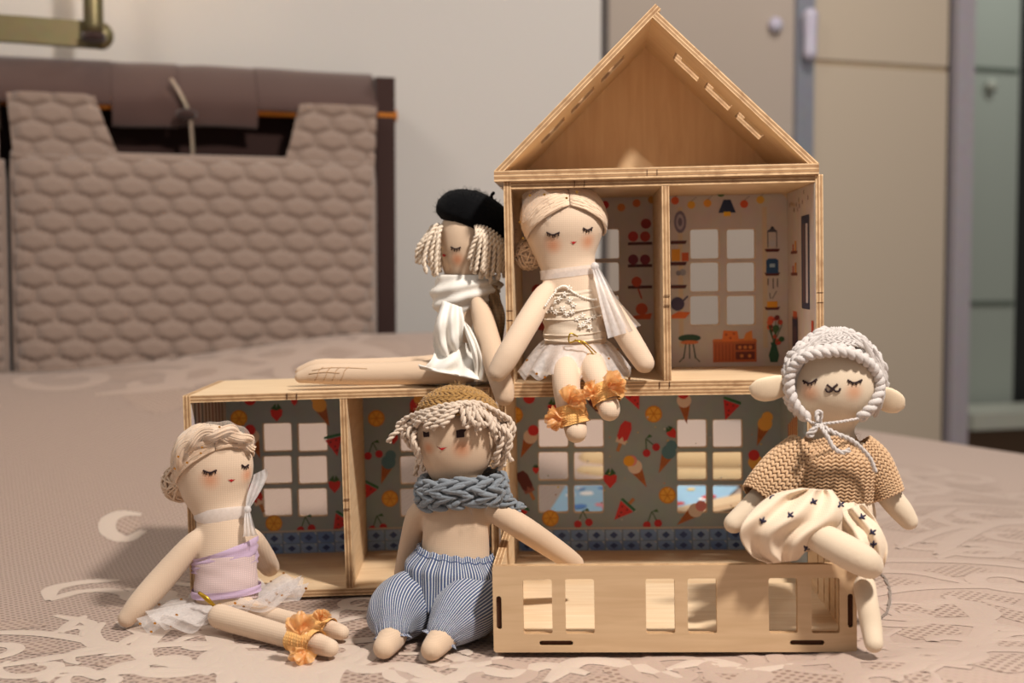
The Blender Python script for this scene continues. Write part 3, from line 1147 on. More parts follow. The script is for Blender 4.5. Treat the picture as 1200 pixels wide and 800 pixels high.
def windows(mx, pxs, rows, v, grow=0.0, r=0.0022):
    out = []
    for (a, b) in pxs:
        for (c, d) in rows:
            u0, w1 = uw(mx, a, c, v)
            u1, w0 = uw(mx, b, d, v)
            out.append(rrect(u0 - grow, w0 - grow, u1 + grow, w1 + grow, r, 3))
    return out


VB = DM - T                 # inner face of the back board
VP = VB - 0.0006            # face of the wallpaper


class Print:
    """flat ink shapes on a card; layers lie a hair above each other"""
    def __init__(s, mx, v, k=0.000913):
        s.mx, s.v, s.k, s.V, s.F, s.C, s.n = mx, v, k, [], [], [], 0

    def at(s, px, py): return uw(s.mx, px, py, s.v)

    def poly(s, pts, c, base=None, rot=0.0, sc=1.0, px=None):
        if px: bu, bw = s.at(*px)
        else: bu, bw = 0, 0
        n0 = len(s.V); s.n += 1
        ca, sa_ = math.cos(rot), math.sin(rot)
        for x, y in pts:
            if px:
                x, y = bu + s.k * sc * (x * ca - y * sa_), bw + s.k * sc * (x * sa_ + y * ca)
            s.V.append((x, s.v - 0.0001 - s.n * 0.0000025, y))
        s.F.append(tuple(range(n0, n0 + len(pts)))); s.C.append(lin(*c))

    def disc(s, px, r, c, rx=1.0, o=(0, 0), rot=0.0, n=14):
        s.poly([(o[0] + r * rx * math.cos(2 * PI * i / n), o[1] + r * math.sin(2 * PI * i / n)) for i in range(n)], c, px=px, rot=rot)

    def line(s, px, a, b, w_, c, rot=0.0):
        dx, dy = b[0] - a[0], b[1] - a[1]
        l = math.hypot(dx, dy) or 1
        nx, ny = -dy / l * w_ / 2, dx / l * w_ / 2
        s.poly([(a[0] + nx, a[1] + ny), (a[0] - nx, a[1] - ny), (b[0] - nx, b[1] - ny), (b[0] + nx, b[1] + ny)], c, px=px, rot=rot)

    # ---- fruit and ices
    def orange(s, px, r=10):
        s.disc(px, r, (214, 140, 30)); s.disc(px, r * .82, (236, 176, 60))
        for i in range(6): s.line(px, (0, 0), (r * .8 * math.cos(i * PI / 3), r * .8 * math.sin(i * PI / 3)), 1.0, (206, 128, 24))

    def berry(s, px, r=8, rot=0.0):
        s.poly([(-r * .8, r * .4), (0, r * .75), (r * .8, r * .4), (r * .7, -r * .3), (0, -r * 1.1), (-r * .7, -r * .3)], (204, 40, 36), px=px, rot=rot)
        s.poly([(-r * .7, r * .6), (-r * .1, r * 1.3), (0, r * .6), (r * .2, r * 1.3), (r * .7, r * .6), (0, r * .35)], (40, 92, 48), px=px, rot=rot)

    def cherry(s, px, rot=0.0):
        for x, y in ((-6, -8), (7, -6)):
            s.line(px, (0, 8), (x, y), 1.2, (50, 90, 50), rot); s.disc(px, 4.6, (186, 24, 36), o=(x, y), rot=rot)
        s.poly([(0, 8), (6, 11), (8, 7)], (50, 100, 56), px=px, rot=rot)

    def melon(s, px, rot=0.0, stick=True, sc=1.0):
        if stick: s.line(px, (0, 8), (0, 19), 4, (180, 120, 70), rot)
        s.poly([(-11, 8), (11, 8), (10, 11), (-10, 11)], (40, 110, 70), px=px, rot=rot)
        s.poly([(-10, 7), (10, 7), (0, -15)], (208, 44, 44), px=px, rot=rot)
        for x, y in ((-4, 3), (3, 4), (0, -3), (1, -8)): s.disc(px, 1.1, (40, 20, 20), o=(x, y), rot=rot, n=6)

    def pop(s, px, c1, c2, rot=0.0):
        s.line(px, (0, -22), (0, -10), 4, (186, 126, 78), rot)
        s.poly([(-6, -12), (6, -12), (7, 8), (4, 15), (-4, 15), (-7, 8)], c2, px=px, rot=rot)
        s.poly([(-6.6, -5), (-3, -9), (0, -4), (3, -9), (6.6, -5), (7, 8), (4, 15), (-4, 15), (-7, 8)], c1, px=px, rot=rot)

    def cone(s, px, c1, c2, rot=0.0):
        s.poly([(-7, 0), (7, 0), (0, -24)], (176, 100, 44), px=px, rot=rot)
        for t in (-4, 0, 4): s.line(px, (t, -1), (t * .4, -14), 0.8, (130, 66, 26), rot)
        s.disc(px, 8.5, c2, o=(0, 4), rot=rot); s.disc(px, 6.5, c1, o=(0, 12), rot=rot)

    def build(s, parent):
        return obj('wallpaper_print', s.V, s.F, PRINT, parent, False, col=s.C, world=False, kind='stuff')


VAN, PNK, BLU, RED, CHO = (236, 176, 80), (226, 140, 140), (80, 124, 140), (206, 44, 46), (96, 34, 30)
CRM = (228, 206, 190)


def tile_strip(pr, u0, u1, parent):
    """two rows of blue and white printed tiles along the foot of the wall"""
    w0 = T + 0.0
    a = 0.0185
    n = int((u1 - u0) / a)
    pr.poly([(u0, w0), (u1, w0), (u1, w0 + 0.0230), (u0, w0 + 0.0230)], (110, 134, 170))
    pr.poly([(u0, w0 + 0.0230), (u1, w0 + 0.0230), (u1, w0 + 0.0250), (u0, w0 + 0.0250)], (190, 182, 176))
    for i in range(n + 1):
        for j, (b, h_) in enumerate(((0.0005, 0.0095), (0.0110, 0.0112))):
            x0 = u0 + i * a + 0.0008
            x1 = min(u1, x0 + a - 0.0016)
            if x1 - x0 < 0.003: continue
            c = rs.choice([(118, 152, 206), (140, 170, 212), (104, 138, 196)])
            z0 = w0 + b; z1 = z0 + h_
            pr.poly([(x0, z0), (x1, z0), (x1, z1), (x0, z1)], c)
            cx, cz = (x0 + x1) / 2, (z0 + z1) / 2
            pr.poly([(cx - .0045, cz), (cx, cz - h_ * .34), (cx + .0045, cz), (cx, cz + h_ * .34)], (52, 76, 132))
            pr.poly([(x0, z0), (x0 + .003, z0), (x0, z0 + .003)], (176, 190, 210))
            pr.poly([(x1, z1), (x1 - .003, z1), (x1, z1 - .003)], (176, 190, 210))


def joint(parent, u, w_, vertical=True, v=-0.0003):
    """scorched finger joint showing on the front edge"""
    a, b = (0.0046, 0.0022) if not vertical else (0.0022, 0.0046)
    for k in (-1, 1):
        x = box(u - (a if not vertical else .0028), u + (a if not vertical else .0028), v, 0.0004, w_ + k * b - .0003, w_ + k * b + .0003) if vertical else box(u + k * a - .0003, u + k * a + .0003, v, 0.0004, w_ - .0028, w_ + .0028)
        obj('joint_line', *x, SCORCH, parent, False, world=False)


def shell(root, floor_mats=PLY):
    l = side('side_wall', 0, 0, HM, root)
    r = side('side_wall', WM - T, 0, HM, root)
    f = hor('floor_board', T, WM - T, 0.0008, DM - 0.0002, 0, root, floor_mats)
    c = hor('top_board', T, WM - T, 0.0008, DM - 0.0002, HM - T, root)
    return l, r, f, c


# ---- ground floor, left box
gl = thing('dollhouse_box', None, 'two room plywood dollhouse box standing at the left on the bed', 'dollhouse box', 'stacked plywood dollhouse boxes', rot=ML)
shell(gl)
RW = [(496.5, 528), (535, 566), (573, 604)]
CWL = [(308, 342), (349, 383.6), (469, 503.5), (510.5, 545)]
o_ = rrect(T, T, WM - T, HM - T, 0)
bk = back('back_board', o_, windows(ML, CWL, RW, VB), DM, T, PLY, gl)
ud0, _ = uw(ML, 401, 560, 0.0)
side('divider', ud0, T, HM - T, gl, 0.001, VB - 0.001)
wp = back('wallpaper', [(T + .0006, T + .0003), (WM - T - .0006, T + .0003), (WM - T - .0006, HM - T - .0008), (T + .0006, HM - T - .0008)], windows(ML, CWL, RW, VB, 0.0008), VB, 0.0005, PAPER, gl)
pr = Print(ML, VP)
pr.orange((280, 490)); pr.berry((324, 484), 9); pr.cone((376, 478), VAN, VAN, 0.4); pr.disc((293, 468), 7, (206, 40, 40))
pr.cone((297, 515), RED, CRM, .3); pr.melon((392, 520), 0.2, False); pr.berry((392, 568), 9); pr.orange((321, 613)); pr.cherry((358, 613))
pr.melon((398, 612), -0.6, False); pr.pop((300, 580), RED, CRM, .4); pr.berry((345, 470), 5)
pr.orange((441, 490)); pr.berry((461, 513), 7); pr.cherry((437, 526)); pr.cone((454, 545), BLU, BLU, -.35); pr.orange((457, 584)); pr.cherry((442, 612))
pr.cone((487, 478), VAN, RED, -.4); pr.melon((430, 575), -.5, False); pr.melon((556, 540), .3); pr.orange((556, 600)); pr.berry((525, 480), 8)
tile_strip(pr, T + .0008, ud0 - .0004, gl); tile_strip(pr, ud0 + T + .0004, WM - T - .0008, gl)
pr.build(wp)
# striped print on the left side wall
sc_ = panel('side_wallpaper', [(0.002, T + .0005), (VB - .001, T + .0005), (VB - .001, HM - T - .0008), (0.002, HM - T - .0008)], [], 0.0005, MX((0, 1, 0), (0, 0, 1), (1, 0, 0), (T + .0001, 0, 0)), PAPER2, gl)
V, F, C = [], [], []
for i in range(9):
    v0 = 0.012 + i * 0.016
    n0 = len(V)
    V += [(T + .0008, v0, T + .04), (T + .0008, v0 + .007, T + .04), (T + .0008, v0 + .007, HM - T - .002), (T + .0008, v0, HM - T - .002)]
    F.append((n0, n0 + 1, n0 + 2, n0 + 3)); C.append(lin(*rs.choice([(140, 100, 96), (110, 106, 110), (130, 110, 100), (112, 120, 130)])))
obj('wallpaper_print', V, F, PRINT, sc_, False, col=C, world=False, kind='stuff')
joint(gl, uw(ML, 342, 464, 0)[0], HM - T / 2, False)
joint(gl, ud0 + T / 2, HM * .45)

# ---- ground floor, right box
gr = thing('dollhouse_box', None, 'ground floor plywood box behind the low fence with ice cream wallpaper', 'dollhouse box', 'stacked plywood dollhouse boxes', rot=MR)
shell(gr)
CWR = [(631, 665.6), (672.8, 707), (793.7, 828), (835.5, 869.5)]
bk = back('back_board', o_, windows(MR, CWR, [(492, 523.7), (530, 562), (568.5, 600)], VB), DM, T, PLY, gr)
wp = back('wallpaper', [(T + .0006, T + .0003), (WM - T - .0006, T + .0003), (WM - T - .0006, HM - T - .0008), (T + .0006, HM - T - .0008)], windows(MR, CWR, [(492, 523.7), (530, 562), (568.5, 600)], VB, 0.0008), VB, 0.0005, PAPER, gr)
pr = Print(MR, VP)
pr.orange((603, 486), 10); pr.berry((649, 478), 9, .1); pr.disc((620, 466), 7, (206, 40, 40)); pr.cone((620, 515), RED, CRM, -.45); pr.pop((616, 566), CHO, (150, 90, 80), .45)
pr.berry((597, 539), 5); pr.orange((645, 607)); pr.cherry((683, 606)); pr.berry((628, 550), 5); pr.melon((607, 602), -.4, False)
pr.pop((731, 508), RED, CRM, -.35); pr.orange((766, 485)); pr.cone((802, 473), RED, CRM, .1); pr.melon((855, 478), -.35, False); pr.berry((787, 507), 7, .6)
pr.cherry((760, 521), .4); pr.cone((746, 550), PNK, CRM, .5); pr.disc((737, 540), 6.5, (236, 170, 40)); pr.cone((782, 533), BLU, BLU, -.45); pr.berry((715, 561), 10)
pr.orange((782, 580)); pr.melon((730, 598), -.75); pr.cherry((764, 607)); pr.cone((812, 600), PNK, CRM, -.9); pr.cone((886, 545), RED, VAN, .2); pr.cone((895, 500), VAN, VAN, -.35)
pr.melon((743, 466), .4); pr.pop((700, 474), CHO, CRM, .7); pr.orange((925, 520)); pr.berry((915, 560), 8); pr.cone((660, 470), VAN, CRM, .3); pr.orange((880, 612)); pr.cherry((905, 608))
for k in range(46):
    pr.disc((rs.uniform(600, 900), rs.uniform(464, 612)), rs.uniform(.6, 1.3), rs.choice([(220, 190, 90), (214, 214, 210), (200, 150, 120)]), n=5)
tile_strip(pr, T + .0008, WM - T - .0008, gr)
pr.build(wp)
sc_ = panel('side_wallpaper', [(0.002, T + .0005), (VB - .001, T + .0005), (VB - .001, HM - T - .0008), (0.002, HM - T - .0008)], [], 0.0005, MX((0, 1, 0), (0, 0, 1), (1, 0, 0), (WM - T - .0007, 0, 0)), PAPER, gr)
V, F, C = [], [], []
for i in range(10):
    v0 = 0.05 + i * 0.006
    n0 = len(V)
    V += [(WM - T - .0010, v0, .11), (WM - T - .0010, v0, .165 - .002 * i), (WM - T - .0010, v0 + .005, .165 - .002 * i), (WM - T - .0010, v0 + .005, .11)]
    F.append((n0, n0 + 1, n0 + 2, n0 + 3)); C.append(lin(*((176, 50, 44) if i % 2 else (226, 196, 130))))
for v0, c in ((.045, (110, 66, 40)), (.112, (110, 66, 40)), (.13, (60, 80, 120)), (.147, (190, 150, 60))):
    n0 = len(V)
    V += [(WM - T - .0010, v0, .03), (WM - T - .0010, v0, .12), (WM - T - .0010, v0 + .005, .12), (WM - T - .0010, v0 + .005, .03)]
    F.append((n0, n0 + 1, n0 + 2, n0 + 3)); C.append(lin(*c))
obj('wallpaper_print', V, F, PRINT, sc_, False, col=C, world=False, kind='stuff')

# ---- upper box
ub = thing('dollhouse_box', None, 'upper two room plywood box with kitchen wallpaper under the gable', 'dollhouse box', 'stacked plywood dollhouse boxes', rot=MU)
shell(ub)
CWU = [(651, 684), (692, 725.5), (808.8, 842.5), (851.6, 884.7)]
RU = [(269, 302.5), (308, 341), (347, 380)]
bk = back('back_board', o_, windows(MU, CWU, RU, VB), DM, T, PLY, ub)
ud1, _ = uw(MU, 777, 330, 0.0)
side('divider', ud1, T, HM - T, ub, 0.001, VB - 0.001)
rp = 0.008
for a, b in ((T + .0006, ud1 - .0006), (ud1 + T + .0006, WM - T - .0006)):
    hw = [h for h in windows(MU, CWU, RU, VB, 0.0008) if a < h[0][0] < b]
    out = rrect(a, T + .0003, b, HM - T - .0006, rp, 4)
    wp = back('wallpaper', out, hw, VB, 0.0005, PAPER2, ub)
    pr = Print(MU, VP)
    if a > ud1:
        for x in (797, 833, 868, 896): pr.poly([(-3, -150), (3, -150), (3, 30), (-3, 30)], (206, 186, 160), px=(x, 270 if x in (797, 896) else 252), sc=.08 if x in (833, 868) else .9)
        for (x, y, c) in ((791, 235, (214, 96, 50)), (810, 240, (226, 170, 60)), (829, 238, (230, 160, 60)), (845, 226, (70, 110, 60)), (872, 239, (216, 90, 44)), (891, 234, (224, 176, 70)), (853, 222, (90, 110, 60))):
            pr.disc((x, y), 4.6, c); pr.line((x, y), (0, 4), (6, 9), .6, (120, 110, 100))
        pr.line((852, 228), (0, 0), (0, 8), 1.2, (40, 50, 80)); pr.poly([(-4, 8), (4, 8), (10, -7), (-10, -7)], (28, 44, 80), px=(852, 242)); pr.poly([(-4, -4), (4, -4), (4, -9), (-4, -9)], (240, 190, 50), px=(852, 244))
        pr.disc((797, 260), 13, (120, 110, 130), .55); pr.disc((797, 260), 9, (170, 160, 172), .5); pr.disc((797, 260), 5, (110, 100, 120), .5)
        for y, c in ((284, (80, 30, 30)), (309, (80, 30, 30)), (336, (80, 30, 30))): pr.poly([(-7, 2), (12, 2), (10, -2), (-7, -2)], c, px=(793, y))
        pr.poly([(-5, 0), (5, 0), (5, 14), (-5, 14)], (220, 150, 40), px=(792, 306)); pr.poly([(-4, 0), (4, 0), (4, 10), (-4, 10)], (200, 90, 40), px=(803, 306)); pr.disc((800, 319), 4, (150, 150, 160)); pr.disc((795, 320), 3, (130, 130, 140))
        pr.disc((794, 356), 8, (70, 60, 90)); pr.line((798, 355), (0, 0), (8, 8), 2, (70, 60, 90)); pr.poly([(-8, 0), (0, 4), (14, 3), (8, -4), (-8, -4)], (224, 110, 44), px=(795, 369))
        # shelves on the right
        for y in (293, 321, 361): pr.poly([(-9, 1.5), (9, 1.5), (7, -2), (-7, -2)], (90, 30, 28), px=(905, y))
        pr.line((905, 280), (-5, -10), (-5, 10), 1, (90, 90, 100)); pr.line((905, 280), (5, -10), (5, 10), 1, (90, 90, 100)); pr.poly([(-6, 8), (6, 8), (0, 15)], (80, 76, 86), px=(905, 280)); pr.disc((905, 267), 1.8, (60, 56, 66)); pr.disc((905, 285), 4, (190, 190, 196))
        pr.poly([(-7, -8), (7, -8), (7, 7), (4, 9), (-4, 9), (-7, 7)], (34, 74, 120), px=(905, 312)); pr.poly([(-3, -2), (3, -2), (3, 2), (-3, 2)], (160, 190, 210), px=(905, 311))
        for x, t in ((900, 8), (906, 12), (911, 10)): pr.line((x, 326), (0, 0), (0, -t), 1.2, (70, 60, 60))
        pr.poly([(-6, -4), (6, -4), (6, 3), (-6, 3)], (230, 160, 40), px=(905, 356)); pr.line((905, 350), (0, 0), (5, 9), 1, (90, 80, 80)); pr.line((905, 350), (-2, 0), (-3, 7), 1, (90, 80, 80))
        # stool
        pr.disc((808, 396), 4.4, (30, 70, 50), 3.0); pr.disc((808, 401), 2.4, (210, 120, 70), 4.4)
        for x in (-7, 0, 7): pr.line((808, 408), (x * .6, 5), (x, -12), 1.4, (30, 60, 50))
        pr.line((808, 420), (-12, -4), (-6, 2), 1.2, (30, 60, 50)); pr.line((808, 420), (12, -4), (6, 2), 1.2, (30, 60, 50))
        # cabinet with bread
        pr.poly([(-25, -12), (25, -12), (25, 12), (-25, 12)], (190, 96, 44), px=(861, 412)); pr.poly([(1, -9), (23, -9), (23, 0), (1, 0)], (110, 44, 26), px=(861, 412)); pr.poly([(1, 2), (23, 2), (23, 9), (1, 9)], (120, 50, 28), px=(861, 412))
        for x in range(-22, 0, 4): pr.line((861, 412), (x, -10), (x, 9), .9, (150, 66, 30))
        for x, y in ((6, 5), (12, 5), (18, 5), (8, -5), (17, -5)): pr.disc((861, 412), 2.2, (214, 130, 60), o=(x, y), n=8)
        pr.poly([(-26, 12), (26, 12), (24, 15), (-24, 15)], (214, 120, 56), px=(861, 412)); pr.poly([(-10, -6), (10, -6), (8, 6), (-8, 7)], (226, 120, 50), px=(856, 394)); pr.poly([(-5, -4), (6, -4), (5, 7), (-2, 4)], (230, 140, 60), px=(876, 394))
        for x, y in ((-5, 2), (0, -2), (4, 3)): pr.disc((856, 394), 1.5, (180, 70, 30), o=(x, y), n=6)
        # vase
        pr.poly([(-4, -11), (4, -11), (6, -3), (3, 8), (4, 12), (-4, 12), (-3, 8), (-6, -3)], (40, 90, 66), px=(907, 413))
        for i in range(16):
            x, y = rs.uniform(-12, 12), rs.uniform(0, 34)
            pr.line((907, 402), (0, 0), (x * .8, y * .9), .8, (50, 90, 50)); pr.disc((907, 402), rs.uniform(2.4, 4.2), rs.choice([(222, 100, 60), (200, 70, 50), (60, 100, 60), (120, 40, 40), (60, 100, 60)]), o=(x * (1 - y / 60), y), n=8)
    else:
        for (x, y, c) in ((746, 238, (216, 120, 60)), (728, 243, (220, 140, 70)), (709, 240, (206, 50, 50)), (764, 234, (210, 150, 60)), (640, 240, (220, 150, 60))): pr.disc((x, y), 4.6, c)
        for y in (285, 311, 336): pr.poly([(-14, 1.5), (14, 1.5), (14, -2), (-14, -2)], (80, 28, 28), px=(750, y))
        for x, y, c in ((742, 277, (190, 56, 50)), (756, 277, (176, 60, 46)), (742, 304, (120, 40, 60)), (756, 304, (130, 44, 60)), (746, 330, (200, 80, 40)), (757, 262, (150, 40, 40))): pr.disc((x, y), 6, c)
        pr.disc((752, 362), 7, (206, 90, 50)); pr.poly([(-12, 0), (12, 3), (10, -4), (-10, -4)], (216, 96, 44), px=(752, 370)); pr.line((752, 350), (0, 0), (-4, 12), 2, (190, 80, 60))
        for x, y in ((630, 340), (634, 380), (622, 300)): pr.disc((x, y), 7, (180, 60, 50)); pr.disc((x + 6, y + 9), 5, (120, 40, 40))
    pr.build(wp)
# right side wall card with a dark blue dresser print
sc_ = panel('side_wallpaper', [(0.001, T + .0005), (VB - .001, T + .0005), (VB - .001, HM - T - .0008), (0.001, HM - T - .0008)], [], 0.0005, MX((0, 1, 0), (0, 0, 1), (1, 0, 0), (WM - T - .0007, 0, 0)), PAPER2, ub)
V, F, C = [], [], []


def sq_(v0, v1, w0, w1, c, d=0.0):
    n0 = len(V)
    V.extend([(WM - T - .0010 - d, v0, w0), (WM - T - .0010 - d, v0, w1), (WM - T - .0010 - d, v1, w1), (WM - T - .0010 - d, v1, w0)])
    F.append((n0, n0 + 1, n0 + 2, n0 + 3)); C.append(lin(*c))


sq_(.030, .075, .070, .160, (24, 34, 70)); sq_(.038, .050, .076, .152, (200, 190, 196), .0001); sq_(.056, .066, .076, .152, (90, 60, 70), .0001)
sq_(.010, .022, .03, .06, (190, 70, 40)); sq_(.100, .135, .012, .060, (28, 36, 70)); sq_(.104, .130, .058, .066, (200, 90, 40)); sq_(.108, .126, .02, .05, (80, 60, 80), .0001)
for z in (.102, .124): sq_(.10, .14, z, z + .003, (110, 40, 30)); sq_(.106, .116, z + .003, z + .013, (220, 150, 60)); sq_(.122, .130, z + .003, z + .010, (190, 80, 40))
for k in range(14): v0 = rs.uniform(.02, .15); z = rs.uniform(.165, .182); sq_(v0, v0 + .003, z, z + .004, rs.choice([(120, 80, 60), (210, 170, 80), (90, 70, 70)]))
obj('wallpaper_print', V, F, PRINT, sc_, False, col=C, world=False, kind='stuff')
joint(ub, uw(MU, 679, 212, 0)[0], HM - T / 2, False)
joint(ub, WM - T / 2, HM * .42); joint(ub, ud1 + T / 2, HM * .42); joint(ub, T / 2, HM * .36)
joint(ub, WM * .5, T / 2, False)

# ---- gable roof
at_ = thing('dollhouse_attic', None, 'open triangular plywood gable on top of the dollhouse', 'dollhouse roof', None, rot=MA)
TABM = wood_face('lit_tab_wood', (248, 226, 190), (236, 206, 164))  # tabs coloured paler to paint the light on the slot ends
FLOORM = wood_face('pale_floor_plywood', (236, 214, 182), (222, 192, 154))
WA, TB = 0.2985, 0.0098
APX, APZ = WA * 0.498, 0.1560
EDB = wood_edge('thick_plywood_edge', TB)
panel('base_board', [(0, -0.001), (WA, -0.001), (WA, DM), (0, DM)], [], TB, Matrix.Identity(4), [WOOD, EDB], at_)
for sgn, x0 in ((1, 0.0), (-1, WA)):
    dx, dz = APX - x0, APZ - TB
    if sgn < 0: dx = APX - x0
    ln = math.hypot(dx, dz)
    ax = Vector((dx / ln, 0, dz / ln))
    if sgn > 0:
        xa, ya = ax, Vector((0, 1, 0)); za = xa.cross(ya)      # z points up and outward
        za = za
    else:
        xa, ya = ax, Vector((0, 1, 0)); za = xa.cross(ya)
    inward = Vector((0, 0, -1))
    flip = za.dot(Vector((0, 0, 1))) > 0
    o0 = Vector((x0, 0.0, TB))
    tt = T
    L0, L1 = (0.0, ln + (0.004 if sgn > 0 else -0.0065))
    holes = []
    for k in range(3):
        c_ = ln * (0.33 + 0.2 * k)
        holes.append(rrect(c_ - .0165, .052, c_ + .0165, .090, .001, 2))
    if flip: o0 = o0 - za * tt
    mx = MX(xa, ya, za, o0)
    rf = panel('roof_board', [(L0, 0), (L1, 0), (L1, DM), (L0, DM)], holes, tt, mx, PLY, at_)
    for k in range(3):
        c_ = ln * (0.33 + 0.2 * k)
        panel('slot_tab', [(c_ - .0155, .060), (c_ + .0085, .060), (c_ + .0085, .082), (c_ - .0155, .082)], [], tt - .0028, mx @ Matrix.Translation((0, 0, .0028 if flip else 0.0)), [TABM, EDGE], rf)
ins = 0.006
gb = panel('gable_board', [(ins, TB), (WA - ins, TB), (APX, APZ - 0.0062)], [], T, MX((0, 0, 0), (0, 0, 0), (0, 0, 0), (0, 0, 0)) if False else MX((1, 0, 0), (0, 0, 1), (0, -1, 0), (0, DM - .004, 0)),
           [wood_face('amber_birch_plywood', (240, 208, 164), (226, 188, 144), 0.5, (120, 12, 1)), EDGE], at_)
joint(at_, WA * .49, TB / 2, False, -0.0014)

# ---- front yard with low fence
yd = thing('dollhouse_yard', None, 'low plywood yard with cut out fence windows in front of the house', 'dollhouse yard', None, rot=MY)
WY, HY, DY = 0.2875, 0.0700, 0.184
hl = []
for a, b in ((613, 647), (662.5, 696.5), (757, 791), (806, 840), (901, 934.6), (951, 984)):
    u0, _ = uw(MY, a, 710, 0); u1, _ = uw(MY, b, 710, 0)
    hl.append(rrect(u0, 0.0150, u1, 0.0592, 0.0018, 3))


def slot(cx, cz, hx, hz_):
    q = min(hx, hz_)
    o = rrect(cx - hx, cz - hz_, cx + hx, cz + hz_, q * .95, 3)
    return o


hl.append(slot(0.0048, HY * .46, .0021, .0135)); hl.append(slot(WY - .0050, HY * .47, .0021, .0135))
hl.append(slot(uw(MY, 652, 758, 0)[0], .0075, .0135, .0020)); hl.append(slot(uw(MY, 946, 755, 0)[0], .0075, .0135, .0020))
fp = panel('front_fence', rrect(0, 0.0, WY, HY, 0.0022, 4), hl, T, MX((1, 0, 0), (0, 0, 1), (0, -1, 0), (0, T, 0)), PLYP, yd)
for (cx, cz, hx, hz_) in ((0.0048, HY * .46, .0021, .0135), (WY - .0050, HY * .47, .0021, .0135), (uw(MY, 652, 758, 0)[0], .0075, .0135, .0020), (uw(MY, 946, 755, 0)[0], .0075, .0135, .0020)):
    obj('slot_tab', *box(cx - hx * .9, cx + hx * .9, .0022, T - .0002, cz - hz_ * .9, cz + hz_ * .9), SCORCH, fp, False, world=False)
hor('floor_board', T, WY - T, T + .0003, DY, 0.0035, yd, [FLOORM, EDGE])
sl = [rrect(v, .012, v + .006, .058, .001, 2) for v in (.05, .075, .10, .13)]
side('side_fence', 0, 0.0, HY - .001, yd, T + .0003, DY)
side('side_fence', WY - T, 0.0, HY - .001, yd, T + .0003, DY, sl)

# ------------------------------------------------------------------ cloth dolls
class Doll:
    def __init__(s, name, label, base, skin, group='cloth dolls'):
        s.root = thing(name, base, label, 'doll', group)
        s.skin = skin
        s.parts = []

    def trunk(s, rows, depth=0.75, yaw=0.0):
        """rows: (px, py, Y, half width px)"""
        out = []
        for px, py, Y, hw in rows:
            p = P(px, py, Y)
            r = hw * Y / FPX
            out.append((p.x, p.y, p.z, r, r * depth))
        s.parts.append(loft(out, 40, 48, True, yaw))

    def limb(s, pts, px=True):
        """pts: (px, py, Y, half width px)"""
        pp = [P(a, b, c) for a, b, c, d in pts]
        rr = [d * c / FPX for a, b, c, d in pts]
        s.parts.append(capsule(pp, rr, 16, 26))

    def limb_w(s, pts):
        s.parts.append(capsule([p for p, r in pts], [r for p, r in pts], 16, 26))

    def finish(s, voxel=0.0016):
        V, F = merge(s.parts)
        s.body = evaluated_remesh('body', V, F, voxel, s.skin, s.root, 8)
        s.bv = bvh_of(s.body)
        return s.body

    def on(s, px, py, lift=0.0004, Y=1.15):
        return cast(s.bv, px, py, lift, Y)

    def stitch(s, name, lines, r, m, steps=10, lift=0.0003):
        acc = []
        for l in lines:
            q = spline([(a, b) for a, b in l], steps)
            pts = [s.on(a, b, lift) for a, b in q]
            acc.append(tube([p for p in pts if p is not None], r, 6))
        return obj(name, *merge(acc), m, s.root)

    def closed_eye(s, pts, lashes=5, up=False, r=0.00085):
        q = spline(pts, 9)
        lines = [q]
        for k in range(lashes):
            a = q[1 + int(k * 6 / max(1, lashes - 1))]
            lines.append(np.array([a, (a[0] + (k - (lashes - 1) / 2) * 0.35, a[1] + 3.2)]))
        acc = []
        for i, l in enumerate(lines):
            pp = [s.on(a, b, 0.0004) for a, b in spline(l, 8 if i == 0 else 3)]
            acc.append(tube(pp, r if i == 0 else r * .7, 6))
        return obj('closed_eye', *merge(acc), THREAD, s.root)

    def rouge(s, spots):
        paint(s.body, [(s.on(px, py), M_(r), (0.93, 0.52, 0.36), k) for px, py, r, k in spots])

    def lips(s, pts):
        pp = [s.on(a, b, 0.0005) for a, b in pts]
        V = pp; n = len(pp)
        c = sum((Vector(p) for p in pp), Vector()) / n
        V = [c - Vector((0, 0.0004, 0))] + pp
        return obj('mouth', V, [(0, 1 + i, 1 + (i + 1) % n) for i in range(n)], REDTHREAD, s.root)


def ring_rows(rows, depth, k=1.0, add=0.0):
    out = []
    for px, py, Y, hw in rows:
        p = P(px, py, Y); r = hw * Y / FPX * k + add
        out.append((p.x, p.y, p.z, r, r * depth + add * 0.3))
    return out


def band(rows, depth, add, n=48, steps=10, fold=0.0, nf=0, seed=0, yaw=0.0):
    """open cloth tube round a trunk; horizontal drape folds if asked"""
    V, F = loft(ring_rows(rows, depth, 1.0, add), n, steps, False, yaw)
    if fold:
        V = [np.array(v) for v in V]
        for i in range(steps):
            c = sum(V[i * n:(i + 1) * n]) / n
            for k in range(n):
                a = 2 * PI * k / n
                d = V[i * n + k] - c
                d /= np.linalg.norm(d)
                f = math.sin(nf * (i / steps) * 2 * PI + 1.2 * math.sin(2 * a + seed)) * 0.6 + 0.4 * math.sin(5 * a + i * 1.3 + seed)
                V[i * n + k] = V[i * n + k] + d * fold * f
    return V, F


def sheet(fn, nu, nv, wrap=False):
    V = [fn(i / (nu if wrap else nu - 1), j / (nv - 1)) for j in range(nv) for i in range(nu)]
    return V, grid_faces(nv, nu, wrap)


def solid(o, th):
    md = o.modifiers.new('thickness', 'SOLIDIFY'); md.thickness = th; md.offset = 0
    return o


